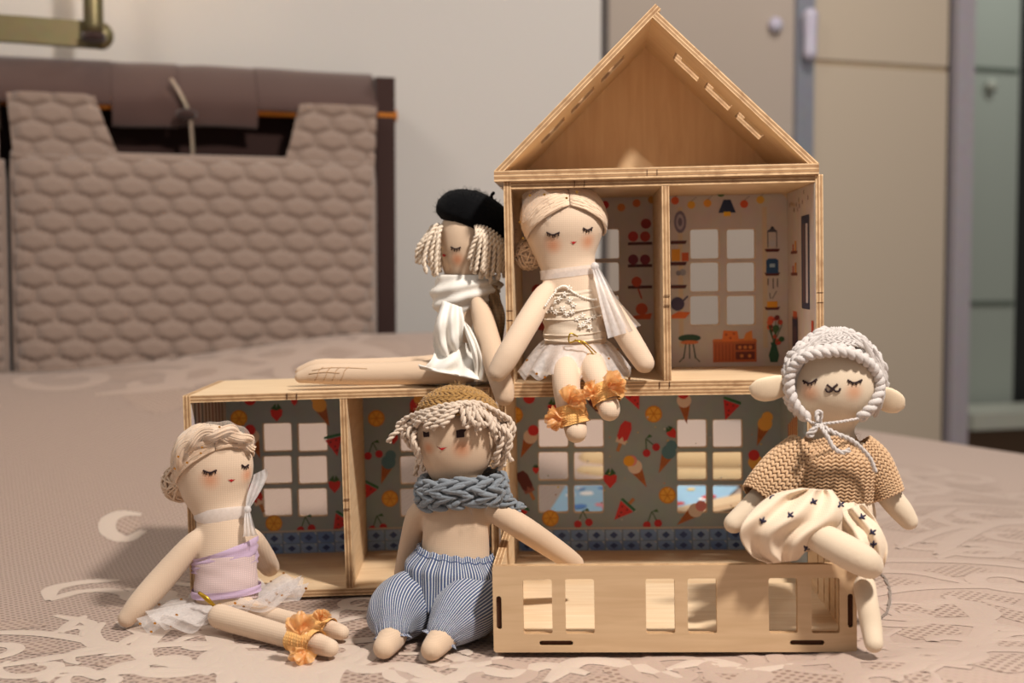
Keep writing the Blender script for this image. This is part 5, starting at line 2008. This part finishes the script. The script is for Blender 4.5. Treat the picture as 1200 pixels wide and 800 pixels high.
def yarn_hair(d, strands, r, seed, mat=m_yarn, name='yarn_lock', plies=2):
    out = []
    for pts in strands:
        out.append(obj(name, *yarn(spline([tuple(p) for p in pts], 26), r, plies=plies), mat, d.root))
    return out


rg = random.Random(17)
ls = []
for k in range(13):       # left locks, blown out
    t = k / 12
    x0 = 508 + 12 * t; y0 = 264 + 2 * math.sin(k)
    x1 = 490 + 26 * t + rg.uniform(-4, 4); y1 = 300 + 14 * math.sin(t * 2.4) + rg.uniform(-6, 6)
    yy = H3 - .022 + .03 * rg.random()
    ls.append([P(x0, y0, yy), P((x0 * .5 + x1 * .5) - 1, y0 + 14, yy - .006), P(x1 - 1, y1 - 12, yy - .006), P(x1 + rg.uniform(-3, 3), y1 + 4, yy - .004)])
for k in range(20):       # right locks over the cheek
    t = k / 19
    x0 = 558 + 36 * t; y0 = 263 + 22 * t * t
    x1 = 552 + 44 * t + rg.uniform(-4, 4); y1 = 312 + 14 * math.sin(t * 2.2 + .2) + rg.uniform(-8, 6)
    if k == 0: x1, y1 = 549, 304
    yy = H3 - .037 + .02 * t * t + (.006 if k % 2 else 0)
    ls.append([P(x0, y0 + 1, yy + .004), P(x0 + 1, y0 + 12, yy - .004), P((x0 + x1) / 2 + 2, (y0 + y1) / 2, yy - .004), P(x1, y1, yy - .002)])
for k in range(14):       # behind
    t = k / 13
    x0 = 520 + 70 * t
    ls.append([P(x0, 270, H3 + .01), P(x0 + 2, 290, H3 + .022), P(x0 + 2 * rg.uniform(-2, 2), 318 + rg.uniform(-6, 8), H3 + .02)])
yarn_hair(d, ls, .0022, 2)


# muslin dress: bell body, cowl and loose front panels
def dress(u, v):
    a = 2 * PI * u
    py = 352 + (447 - 352) * v
    w_ = 27 + 16 * v + 10 * max(0, -math.cos(a)) * v ** 2
    fold = 1 + .07 * v * math.sin(9 * a + 2) + .03 * math.sin(17 * a + 5 * v)
    c = P(552, py, H3)
    r = M_(w_, H3) * fold
    flare = M_(26, H3) * max(0, -math.cos(a)) * sstep(.82, 1.0, v)
    return (c.x + math.cos(a) * r - flare, c.y + math.sin(a) * r * .95, c.z)


m_mus = cloth('white_muslin_gauze', (238, 232, 222), .0016, .3, .05, dark=.93)
dro = solid(obj('dress', *sheet(dress, 110, 26, True), m_mus, d.root), .0008)


def cowl3(u, v):
    a = 2 * PI * u
    x, y = math.cos(a), math.sin(a)
    w_ = 24 + 16 * math.sin(PI * (.15 + .8 * v)) + 5 * v * max(0, -x)
    py = 322 + 34 * v + 10 * v * max(0, -y) - 6 * x * v + 10 * v * max(0, -x)
    k = 1 + .05 * math.sin(6 * v * PI + 2 * a) + .02 * math.sin(9 * a)
    c = P(548, py, H3)
    r = M_(w_, H3) * k
    return (c.x + x * r, c.y + y * r * .95, c.z)


solid(obj('cowl_collar', *sheet(cowl3, 72, 22, True), m_mus, dro), .0008)


def drape(cols, Ys, nf, amp, seed, nu=22, nv=26):
    """hanging cloth panel between two pixel curves"""
    A = spline(cols[0], nv); B = spline(cols[1], nv)
    yv = spline([(y,) for y in Ys], nv)[:, 0]

    def f(u, v):
        j = int(round(v * (nv - 1)))
        a, b = A[j], B[j]
        x = a[0] + (b[0] - a[0]) * u; y = a[1] + (b[1] - a[1]) * u
        Y = yv[j] + amp * math.sin(u * nf * 2 * PI + 1.6 * math.sin(v * 5 + seed) + seed) - amp * 1.2 * math.sin(PI * u) + amp * .5 * math.sin(13 * v + 4 * u + seed)
        p = P(x, y, Y)
        return (p.x, p.y, p.z)
    return sheet(f, nu, nv)


solid(obj('dress_panel', *drape(([(519, 352), (510, 380), (508, 405), (516, 425), (522, 436)], [(541, 360), (544, 376), (541, 395), (540, 412), (530, 436)]), [1.218, 1.205, 1.205, 1.212, 1.217], 2.4, .0032, 1), m_mus, dro), .0008)
solid(obj('dress_panel', *drape(([(540, 372), (545, 390), (552, 410), (556, 430), (556, 447)], [(551, 384), (558, 398), (564, 415), (570, 432), (571, 446)]), [1.212, 1.202, 1.196, 1.198, 1.200], 1.6, .0028, 3), m_mus, dro), .0008)
solid(obj('dress_panel', *drape(([(514, 395), (506, 420), (494, 432), (490, 427)], [(560, 405), (562, 428), (566, 444), (570, 447)]), [1.222, 1.205, 1.198, 1.198], 2.2, .0036, 5, 34), m_mus, dro), .0008)
# shawl end hanging behind the arm
solid(obj('shawl_end', *drape(([(566, 330), (572, 350), (578, 380), (582, 410), (584, 430)], [(583, 335), (587, 352), (592, 372), (588, 405), (586, 432)]), [1.245, 1.243, 1.24, 1.238, 1.236], 1.5, .002, 2, 12),
      cloth('tan_gauze', (170, 140, 106), .003, .5, .1), dro), .0008)

# ================================================================== 4  boy doll
H4 = 1.095
d = Doll('boy_doll', 'boy doll in striped blue trousers and a grey snood sitting against the house', onbed(520, 735), LINEN2)
T4 = [(536, 468, H4, 8), (536, 474, H4, 28), (535, 488, H4, 42), (535, 506, H4, 48), (535, 522, H4, 47), (535, 538, H4, 42), (535, 552, H4, 34), (536, 562, H4, 28), (535, 574, H4, 29), (535, 584, H4, 34), (535, 594, H4, 38), (535, 615, H4 - .001, 39.5), (534, 640, H4 - .002, 40),
      (533, 670, H4 - .005, 42), (533, 700, H4 - .008, 44), (533, 722, H4 - .01, 40)]
d.trunk(T4, .74)
d.limb([(500, 593, H4, 9), (489, 603, H4 + .006, 13), (481, 635, H4 + .02, 13), (474, 668, H4 + .03, 12), (470, 684, H4 + .034, 10)])
d.limb([(568, 592, H4, 9), (582, 600, H4 - .004, 14), (612, 618, H4 - .006, 15), (642, 638, H4 + .006, 14), (664, 653, H4 + .016, 12.5), (674, 660, H4 + .022, 11)])
fA = [onbed(495, 700, .028), onbed(466, 728, .020), onbed(460, 745, .013), onbed(450, 759, .0105)]
fB = [onbed(560, 700, .028), onbed(532, 730, .020), onbed(518, 747, .013), onbed(506, 761, .0105)]
d.limb_w(list(zip(fA, [.014, .013, .0118, .0092])))
d.limb_w(list(zip(fB, [.014, .013, .0118, .0092])))
d.finish()
d.rouge([(502, 525, 11, .8), (541, 526, 16, .8)])
for nm_, pts in (('eye', [(496, 505), (500, 507), (503, 505.5), (503.5, 511.5), (497, 512)]), ('eye', [(534.5, 504.5), (540, 503), (547, 503), (544, 506.5), (544, 512), (535, 513)])):
    pp = [d.on(a, b, .0005) for a, b in pts]
    c = sum((Vector(p) for p in pp), Vector()) / len(pp) - Vector((0, .0006, 0))
    obj(nm_, [c] + pp, [(0, 1 + i, 1 + (i + 1) % len(pp)) for i in range(len(pp))], THREAD, d.root)
d.lips([(512, 523), (515, 525), (518, 524.4), (524, 524), (518, 527.5)])
# crochet cap
capc = P(537, 492, H4)


def cap4(u, v):
    a = 2 * PI * u
    el = (1 - v) * PI * .5
    hw = M_(50, H4)
    return (capc.x + math.cos(a) * math.cos(el) * hw, capc.y + .004 + math.sin(a) * math.cos(el) * hw * .84, capc.z - .003 + math.sin(el) * M_(42, H4) - .10 * math.cos(a) * math.cos(el) * hw * .3 + (.010 if math.sin(a) < 0 else 0) * v * -math.sin(a) * 1.1)


m_must = wool('mustard_wool', (168, 128, 74), .3, 700)
vv, ff = crochet(lambda u, v: cap4(u, .12 + v * .9), 34, 9, True, .5, .1, 3)
cp_ = obj('crochet_cap', vv, ff, m_must, d.root)
obj('cap_lining', *sheet(lambda u, v: np.array(capc) + (np.array(cap4(u, v)) - np.array(capc)) * .97, 36, 10, True), m_must, cp_)
pn = []
for k in range(400):
    p = np.array(cap4(rgb_.random(), rgb_.random())); n_ = p - np.array(capc); n_ /= np.linalg.norm(n_); pn.append((p, n_))
obj('wool_fuzz', *fuzz(pn, 500, .006, .0001, 8), m_must, cp_, kind='stuff')
# fringe
E4 = on_ell((535, 515, H4), 52, 54, M_(40, H4))
rg = random.Random(23)
ls = []


def lockpx(pts, lift):
    return [P(a, b, E4(a, b) - lift) for a, b in pts]


for k in range(30):       # fringe locks from the parting to either side
    t = k / 29
    x0 = 492 + 92 * t
    y0 = 492 - 24 * math.sin(PI * (.12 + .80 * t)) + 6
    if t < .5: dx, dy = -(14 + 22 * (1 - t)) * rg.uniform(.7, 1.1), rg.uniform(10, 26)
    else: dx, dy = (4 + 20 * (t - .4)) * rg.uniform(.5, 1.3), rg.uniform(16, 32)
    if .2 < t < .8: dy *= .75
    ls.append(lockpx([(x0, y0), (x0 + dx * .4, y0 + dy * .35), (x0 + dx * .8, y0 + dy * .8), (x0 + dx, y0 + dy + 3)], .004 + .004 * rg.random()))
for k in range(10):       # top crossing locks
    x0 = 541 + rg.uniform(-4, 8)
    tx = 478 + 13 * k if k < 5 else 552 + 11 * (k - 5)
    ls.append(lockpx([(x0, 472 + rg.uniform(-3, 3)), ((x0 * .6 + tx * .4), 476 + rg.uniform(-2, 4)), (tx, 488 + rg.uniform(-4, 8)), (tx + (-6 if k < 5 else 4), 496 + rg.uniform(-3, 9))], .009))
for k in range(26):       # sides
    sd = -1 if k < 11 else 1
    t = (k if k < 11 else k - 11) / (10 if k < 11 else 14)
    xr = (488 - 8 * (1 - t)) if sd < 0 else (576 + 14 * (1 - t) + 2)
    y0 = 494 + 14 * t
    x1 = (480 + 20 * t + rg.uniform(-6, 3)) if sd < 0 else (596 - 14 * t + rg.uniform(-4, 6))
    y1 = 512 + 34 * t + rg.uniform(-6, 8)
    yy = H4 - .018 + .03 * rg.random()
    ls.append([P(xr, y0, yy), P((xr + x1) / 2 + sd * 5, (y0 + y1) / 2 - 4, yy - .005), P(x1 + sd * 2, y1 - 8, yy - .005), P(x1 - sd * 1, y1 + 2, yy - .002)])
for k in range(16):
    x0 = 488 + 96 * k / 15
    ls.append([P(x0, 500, H4 + .026), P(x0 + rg.uniform(-6, 6), 525, H4 + .034), P(x0 + rg.uniform(-8, 8), 548 + rg.uniform(-8, 6), H4 + .03)])
m_yarn2 = wool('oatmeal_yarn', (212, 192, 172), .16, 900)
ls = [[Vector(p) + Vector((rg.gauss(0, .0022), rg.gauss(0, .0012), rg.gauss(0, .0022))) * (i / (len(l) - 1)) for i, p in enumerate(l)] for l in ls]
yarn_hair(d, ls, .0024, 3, m_yarn2)
# snood
m_grey = wool('grey_blue_wool', (128, 134, 140), .28, 600)


def snood(u, v):
    a = 2 * PI * u
    b = v * 1.0
    rw = 45 + 8 * math.sin(PI * b)
    py = 556 + 33 * b + 3.5 * math.cos(a) * -1
    c = P(541, py, H4)
    return (c.x + math.cos(a) * M_(rw, H4), c.y + math.sin(a) * M_(rw, H4) * .80, c.z + .001 * math.sin(3 * a))


vv, ff = crochet(snood, 13, 4, True, .70, .22, 6, True, .56, .58)
sn = obj('snood', vv, ff, m_grey, d.root)
obj('snood_lining', *sheet(lambda u, v: np.array(snood(u, v)) * 1.0 + (np.array(P(541, 572, H4)) - np.array(snood(u, v))) * np.array([.06, .06, 0]), 40, 8, True), m_grey, sn)
tl = spline([P(578, 572, H4 - .01), P(588, 585, H4 - .006), P(596, 592, H4 - .002), P(606, 598, H4)], 12)
vv, ff = crochet(lambda u, v: tuple(np.array(tl[min(11, int(v * 11))]) * (1 - (v * 11 % 1)) + np.array(tl[min(11, int(v * 11) + 1)]) * (v * 11 % 1) + .006 * np.array([math.cos(2 * PI * u), math.sin(2 * PI * u), math.cos(2 * PI * u) * .5])), 5, 4, True, .6, .1, 2)
obj('snood_tail', vv, ff, m_grey, sn)
pn = [(np.array(snood(rgb_.random(), rgb_.random())), np.array([rgb_.gauss(0, .4), -1, rgb_.gauss(0, .6)])) for k in range(300)]
obj('wool_fuzz', *fuzz([(p + np.array([0, -.006, 0]), n_) for p, n_ in pn], 300, .006, .00011, 9), m_grey, sn, kind='stuff')


# striped trousers
def stripe_mat():
    m, nt, b, L = newmat('navy_white_pinstripe_cotton')
    co = nd(nt, 'ShaderNodeTexCoord')
    sp = nd(nt, 'ShaderNodeSeparateXYZ'); L.new(co.outputs['UV'], sp.inputs[0])
    f = math_(nt, 'FRACT', sp.outputs['X'])
    c = ramp(nt, f, [(0.0, lin(60, 74, 106)), (0.60, lin(66, 80, 112)), (0.70, lin(206, 206, 206)), (0.90, lin(206, 206, 206)), (1.0, lin(60, 74, 106))])
    n = nd(nt, 'ShaderNodeTexNoise'); n.inputs['Scale'].default_value = 500
    L.new(co.outputs['Object'], n.inputs['Vector'])
    c = mixc(nt, .2, c, n.outputs['Color'], 'SOFT_LIGHT')
    L.new(c, b.inputs['Base Color']); b.inputs['Roughness'].default_value = .85
    b.inputs['Sheen Weight'].default_value = .2
    return m


m_str = stripe_mat()


def uvgrid(V, F, nu, nv, per, wrap_):
    """stripes run lengthwise: UV.x counts stripes round the tube"""
    out = []
    for f in F:
        us = [(i % nu) / nu for i in f]
        if wrap_ and max(us) - min(us) > .5: us = [u + 1 if u < .5 else u for u in us]
        out += [(u * per, (i // nu) / nv) for u, i in zip(us, f)]
    return out


tr = None
V, F = [], []
NU, NV = 120, 26


def hips(u, v):
    a = 2 * PI * u
    py = 644 + 66 * v
    c = P(533, py, H4 - .004 - .008 * v)
    k = 1 + .045 * math.sin(17 * a + 1.2 * math.sin(3 * a)) * (1 - v) ** .7 * .8 + .02 * math.sin(5 * a + 4 * v)
    g = sstep(0, .35, v)
    rw = M_(43 + 13 * g + (3 if math.cos(a) < 0 else 0) * g, H4) * k
    return (c.x + math.cos(a) * rw, c.y + math.sin(a) * rw * .80, c.z - .004 * math.cos(a) + .001 * math.sin(20 * a) * (1 - v))


V, F = sheet(hips, NU, NV, True)
tr = solid(obj('trousers', V, F, m_str, d.root, True, uv=uvgrid(V, F, NU, NV, 104, True)), .0007)
V, F = [], []
obj('waist_elastic', *tube([hips(k / 80, .10) for k in range(80)], .0008, 5, closed=True), m_str, tr)
for rows, sd in (([(P(516, 692, H4 - .012), .018, .018), (onbed(492, 700, .030), .0225, .024), (onbed(472, 710, .028), .0255, .0265), (onbed(462, 723, .024), .0225, .0235), (onbed(460, 738, .017), .0150, .0150), (onbed(460, 743, .014), .0118, .0118)], -1),
                 ([(P(556, 690, H4 - .006), .018, .018), (onbed(560, 702, .030), .0225, .024), (onbed(550, 712, .028), .0265, .0265), (onbed(535, 724, .024), .0235, .0235), (onbed(520, 740, .017), .0150, .0150), (onbed(517, 745, .014), .0118, .0118)], 1)):
    cpts = spline([tuple(p) + (a, b) for p, a, b in rows], 34)
    p_, t_, N_, B_ = frames(cpts[:, :3])
    V = []
    NU, NV = 110, 34
    for i in range(NV):
        v = i / (NV - 1)
        gath = sstep(.72, 1.0, v)
        for k in range(NU):
            a = 2 * PI * k / NU
            kk = 1 + .05 * math.sin(19 * a + math.sin(4 * a) * 1.5) * gath + .035 * math.sin(3 * a + 6 * v + sd) + .02 * math.sin(8 * a - 5 * v)
            q = p_[i] + N_[i] * math.cos(a) * cpts[i, 3] * kk + B_[i] * math.sin(a) * cpts[i, 4] * kk
            zb = bedz(q[0], q[1]) + .0015
            if q[2] < zb: q = np.array([q[0], q[1], zb + (q[2] - zb) * .02])
            V.append(q)
    F = grid_faces(NV, NU, True)
    lg = solid(obj('trouser_leg', V, F, m_str, d.root, True, uv=uvgrid(V, F, NU, NV, 66, True)), .0007)
    # frill past the elastic
    V2 = []
    for i in range(4):
        for k in range(NU):
            a = 2 * PI * k / NU
            kk = (1 + .10 * i) * (1 + .06 * math.sin(19 * a))
            q = p_[-1] + t_[-1] * .0012 * i + N_[-1] * math.cos(a) * cpts[-1, 3] * kk + B_[-1] * math.sin(a) * cpts[-1, 4] * kk
            zb = bedz(q[0], q[1]) + .001
            V2.append((q[0], q[1], max(q[2], zb)))
    F2 = grid_faces(4, NU, True)
    obj('cuff', V2, F2, m_str, lg, True, uv=uvgrid(V2, F2, NU, 4, 66, True))

# ================================================================== 5  sheep doll
H5 = 1.045
d = Doll('sheep_doll', 'sheep doll in a crochet bonnet and knitted jumper sitting on the yard fence', (MY @ Vector((.268, .03, HY))), LINEN3)
T5 = [(976, 400, H5, 8), (976, 406, H5, 30), (976, 420, H5, 47), (977, 440, H5, 55), (977, 458, H5, 55), (977, 474, H5, 48), (977, 488, H5, 36), (977, 497, H5, 27), (977, 505, H5 + .001, 24), (976, 518, H5 + .002, 30), (972, 535, H5 + .003, 38), (968, 560, H5 + .004, 40), (963, 590, H5 + .004, 42), (960, 620, H5 + .004, 44), (960, 640, H5 + .004, 34)]
d.trunk(T5, .72)
d.limb([(940, 530, H5, 12), (920, 552, H5 - .006, 18), (897, 580, H5 - .016, 17), (876, 600, H5 - .022, 15), (860, 613, H5 - .026, 12.5)])
d.limb([(1010, 530, H5, 12), (1025, 552, H5, 17), (1040, 578, H5 - .002, 15), (1056, 598, H5 - .004, 14), (1065, 610, H5 - .005, 11.5)])
ft = onbed(1024, 757, .011)
d.limb([(930, 612, 1.01, 14), (958, 628, .990, 18), (986, 643, .976, 20), (1010, 656, .972, 19.5), (1019, 662, .975, 17)])
d.limb([(990, 625, H5 - .02, 15), (1006, 652, 1.008, 14.5), (1011, 676, 1.003, 14), (1016, 705, ft.y * .5 + .5015, 13.5), (1021, 734, ft.y * .75 + .2508, 13), (1024, 754, ft.y, 11.5)])
d.finish()
d.rouge([(949, 460, 15, .75), (1001, 459, 15, .75)])
d.closed_eye([(941, 446), (949, 449), (957.5, 444)], 4); d.closed_eye([(993, 445), (1001, 448.5), (1010, 445)], 4)
d.stitch('muzzle', [[(969, 450.5), (975.5, 455.5)], [(981.5, 450), (975, 455.5), (972.5, 458.8)], [(967.5, 455), (969.5, 459), (974, 458.2), (976.5, 455.5), (979, 458.4), (983.5, 458), (984.5, 454.5)]], .0009, THREAD)
# ears
def ear(pts, w_, nm='ear'):
    q = spline([tuple(p) for p in pts], 12)
    V = []
    n = 18
    p_, t_, N_, B_ = frames(q)
    for i in range(12):
        v = i / 11
        ww = w_ * float(np.interp(v, [0, .2, .45, .65, .8, .9, .97, 1], [.62, .82, 1.0, .98, .86, .66, .38, .12]))
        up = np.array([0, -.25, 1.0]); up -= t_[i] * up.dot(t_[i]); up /= np.linalg.norm(up)
        dp = np.cross(t_[i], up)
        for k in range(n):
            a = 2 * PI * k / n
            V.append(q[i] + up * math.cos(a) * ww + dp * math.sin(a) * ww * .28)
    F = grid_faces(12, n, True) + [tuple(range(n - 1, -1, -1)), tuple(11 * n + k for k in range(n))]
    return V, F


m_ear = cloth('cream_cotton_ear', (232, 210, 180), .0013, .15, .05, dark=.9)
obj('ear', *ear([P(930, 449, H5 - .004), P(914, 453, H5 - .012), P(896, 456, H5 - .018), P(878, 454, H5 - .020)], M_(15.5, 1.04)), m_ear, d.root)
obj('ear', *ear([P(1024, 460, H5 - .004), P(1034, 465, H5 - .010), P(1046, 471, H5 - .012), P(1060, 477, H5 - .012)], M_(15, 1.04)), m_ear, d.root)
# bonnet
bc = P(977, 447, H5)
m_bon = wool('pale_grey_cotton_yarn', (202, 193, 187), .16, 700)


def bonnet(u, v):
    """v 0 crown to 1 rim; open over the face"""
    a = 2 * PI * u
    fr_ = max(0, -math.sin(a))          # towards camera
    lowest = R(-38) + (R(52) - R(-38)) * (sstep(.25, .75, fr_))
    el = R(90) + (lowest - R(90)) * v
    pk = 1 + .10 * max(0, math.sin(el)) ** 6
    return (bc.x + math.cos(a) * math.cos(el) * M_(57, H5), bc.y + math.sin(a) * math.cos(el) * M_(46, H5), bc.z + math.sin(el) * M_(54, H5) * pk)


vv, ff = crochet(lambda u, v: bonnet(u, .06 + .94 * v), 26, 8, True, .55, .12, 5, True, .62, .48)
bn_ = obj('bonnet', vv, ff, m_bon, d.root)
obj('bonnet_lining', *sheet(lambda u, v: np.array(bc) + (np.array(bonnet(u, v)) - np.array(bc)) * .97, 40, 14, True), m_bon, bn_)
# braided rim framing the face
rim = spline([P(945, 490, H5 - .018), P(931, 474, H5 - .020), P(924, 452, H5 - .018), P(928, 430, H5 - .019), P(944, 416, H5 - .024), P(968, 411, H5 - .027), P(990, 411, H5 - .027), P(1012, 420, H5 - .023), P(1026, 434, H5 - .018), P(1031, 454, H5 - .017), P(1024, 474, H5 - .022), P(1008, 490, H5 - .022)], 200)
acc = []
p_, t_, N_, B_ = frames(rim)
for k in range(3):
    q = [p_[i] + N_[i] * math.sin(i / 200 * 2 * PI * 9 + 2 * PI * k / 3) * .0042 + B_[i] * math.sin(2 * (i / 200 * 2 * PI * 9 + 2 * PI * k / 3)) * .0016 for i in range(200)]
    acc.append(tube(q, .0030, 7))
obj('braided_rim', *merge(acc), m_bon, bn_)
crn = []
kn = P(960, 497, H5 - .036)
acc = [yarn(spline([P(944, 490, H5 - .022), P(952, 495, H5 - .032), kn], 16), .0013), yarn(spline([P(1008, 490, H5 - .024), P(985, 494, H5 - .036), kn], 22), .0013),
       yarn(spline([kn, P(962, 484, H5 - .040), P(957, 484, H5 - .042), P(958, 494, H5 - .044)], 22), .0019), yarn(spline([kn, P(953, 503, H5 - .044), P(947, 508, H5 - .044), P(950, 511, H5 - .044), P(957, 500, H5 - .044)], 24), .0019),
       yarn(spline([kn, P(968, 508, H5 - .046), P(975, 522, H5 - .047), P(985, 530, H5 - .047), P(996, 527, H5 - .046)], 40), .0019),
       yarn(spline([kn, P(978, 507, H5 - .046), P(1000, 517, H5 - .045), P(1018, 535, H5 - .040), P(1026, 553, H5 - .036)], 44), .0019)]
obj('tie_cord', *merge(acc), m_bon, bn_)
# jumper
m_jum = wool('camel_mohair', (206, 170, 132), .22, 700)

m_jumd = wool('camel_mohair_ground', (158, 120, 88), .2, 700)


def jbody(u, v):
    a = 2 * PI * u
    py = 510 + 72 * v
    c = P(974 - 6 * v, py, H5 + .002)
    w_ = 28 + 26 * sstep(0, .45, v) + 3 * math.sin(PI * v)
    return (c.x + math.cos(a) * M_(w_, H5), c.y + math.sin(a) * M_(w_, H5) * .78 - .002, c.z + .002 * math.sin(3 * a))


jm = obj('jumper', *knit(jbody, 40, 18, True, 1.0, .36), m_jum, d.root)
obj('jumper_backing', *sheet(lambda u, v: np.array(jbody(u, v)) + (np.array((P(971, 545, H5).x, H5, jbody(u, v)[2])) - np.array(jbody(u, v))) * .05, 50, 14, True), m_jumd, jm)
for pts in ([(944, 526, H5 - .004, 22), (922, 548, H5 - .010, 26), (902, 570, H5 - .018, 25.5), (889, 585, H5 - .022, 23)], [(1004, 524, H5 - .002, 20), (1020, 542, H5 - .004, 23), (1033, 564, H5 - .006, 21), (1041, 581, H5 - .008, 19)]):
    cs = spline([tuple(P(a, b, c)) + (w_ * c / FPX,) for a, b, c, w_ in pts], 30)
    p_, t_, N_, B_ = frames(cs[:, :3])

    def slv(u, v, k=1.0):
        x = min(max(v, 0), 1) * 29
        i = min(28, int(x)); f_ = x - i
        pp = p_[i] * (1 - f_) + p_[i + 1] * f_; nn = N_[i] * (1 - f_) + N_[i + 1] * f_; bb = B_[i] * (1 - f_) + B_[i + 1] * f_
        rr_ = (cs[i, 3] * (1 - f_) + cs[i + 1, 3] * f_) * k
        return pp + nn * math.cos(2 * PI * u) * rr_ + bb * math.sin(2 * PI * u) * rr_
    sl_ = obj('sleeve', *knit(slv, 24, 15, True, 1.0, .36), m_jum, jm)
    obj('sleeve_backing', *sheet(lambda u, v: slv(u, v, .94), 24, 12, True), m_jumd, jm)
pn = []
for k in range(400):
    p = np.array(jbody(rgb_.random(), rgb_.random())); n_ = p - np.array(P(971, 545, H5)); n_ /= np.linalg.norm(n_); pn.append((p, n_))
obj('mohair_fuzz', *fuzz(pn, 600, .006, .0001, 12), m_jum, jm, kind='stuff')
# muslin skirt with printed sprigs
m_skt = cloth('cream_muslin', (230, 208, 182), .0015, .25, .05, dark=.94)


def skirt(u, v):
    a = 2 * PI * u
    x, y = math.cos(a), math.sin(a)
    w_ = 40 + 8 * sstep(0, .2, v)
    py0 = 574 - 6 * x
    f = 1 + .03 * math.sin(19 * a) * (1 - v) + .05 * math.sin(5 * a + 3) * v
    left, right = max(0, -x), max(0, x)
    front = max(0, -y)
    ln = 40 + 26 * left + 40 * right + 6 * front
    c0 = P(968, py0, H5 + .002)
    out = (30 * left + 8 * right) * sstep(0, .55, v) * f
    cx = c0.x + x * M_(w_ + out, H5) * f + .003 * front * math.sin(7 * v)
    cy = c0.y + y * (M_(w_ * .82, H5) + M_(26 * front, H5) * sstep(0, .6, v)) * f
    cz = c0.z - M_(ln, H5) * (v ** 1.15) + M_(7 * left, H5) * math.sin(PI * v)
    return (cx, cy, cz)


V, F = sheet(skirt, 130, 30, True)
sk = solid(obj('skirt', V, F, m_skt, d.root), .0009)
acc = []
for k in range(60):
    u = k / 60
    p = np.array(skirt(u, 0.02))
    acc.append(blob(p + np.array([0, 0, .002]), (0, 0, .0035), (.0016, 0, 0), (0, .0016, 0)))
obj('gathered_waist', *merge(acc), m_skt, sk)
# the lap flap: hem folded up over the left knee
flap = drape(([(938, 572), (905, 580), (878, 602), (867, 626), (880, 650), (900, 660)], [(975, 574), (985, 590), (985, 612), (965, 628), (950, 640), (935, 656)]), [1.004, .996, .986, .982, .988, .996], 2.6, .0042, 4, 60, 44)
fl_ = solid(obj('skirt_flap', *flap, m_skt, sk), .0009)
flap2 = drape(([(984, 600), (990, 622), (1000, 640), (1030, 655)], [(1012, 590), (1028, 612), (1040, 640), (1036, 664)]), [1.008, .998, .990, .996], 2.2, .0030, 2, 36, 34)
fl2 = solid(obj('skirt_flap', *flap2, m_skt, sk), .0009)
bvs = BVHTree.FromPolygons([Vector(v) for v in merge([(V, F), flap, flap2])[0]], merge([(V, F), flap, flap2])[1])
m_navy = plain('navy_print', (38, 34, 60), .8)
for px, py, rt in ((903, 582, .3), (952, 588, 1.2), (893, 611, .4), (984, 592, .9), (1009, 606, 1.1), (1021, 624, 1.0), (1023, 639, .1), (944, 643, .6), (925, 604, .8)):
    acc = []
    for dx, dy in ((0, -6), (-4, -2), (4, -3), (0, 3)):
        ca, sa_ = math.cos(rt), math.sin(rt)
        e = (px + dx * ca - dy * sa_, py + dx * sa_ + dy * ca)
        pts = [cast(bvs, px + (e[0] - px) * k / 3, py + (e[1] - py) * k / 3, 0.0) for k in range(4)]
        pts = [p + Vector((0, -.0009, .0002)) for p in pts if p is not None]
        if len(pts) > 2: acc.append(tube(pts, [.0009] * (len(pts) - 1) + [.0004], 5))
    if acc: obj('sprig_print', *merge(acc), m_navy, sk)
# string trailing on the bed behind the leg
q = [onbed(1008, 690, .001), onbed(1030, 672, .001), onbed(1042, 690, .001), onbed(1040, 715, .001), onbed(1030, 726, .001), onbed(1022, 732, .001)]
tag(obj('grey_cord', *yarn(spline([tuple(p) for p in q], 60), .0016), wool('grey_cord', (132, 116, 104), .2)), 'thin grey cord looped on the bedspread behind the sheep leg', 'cord')
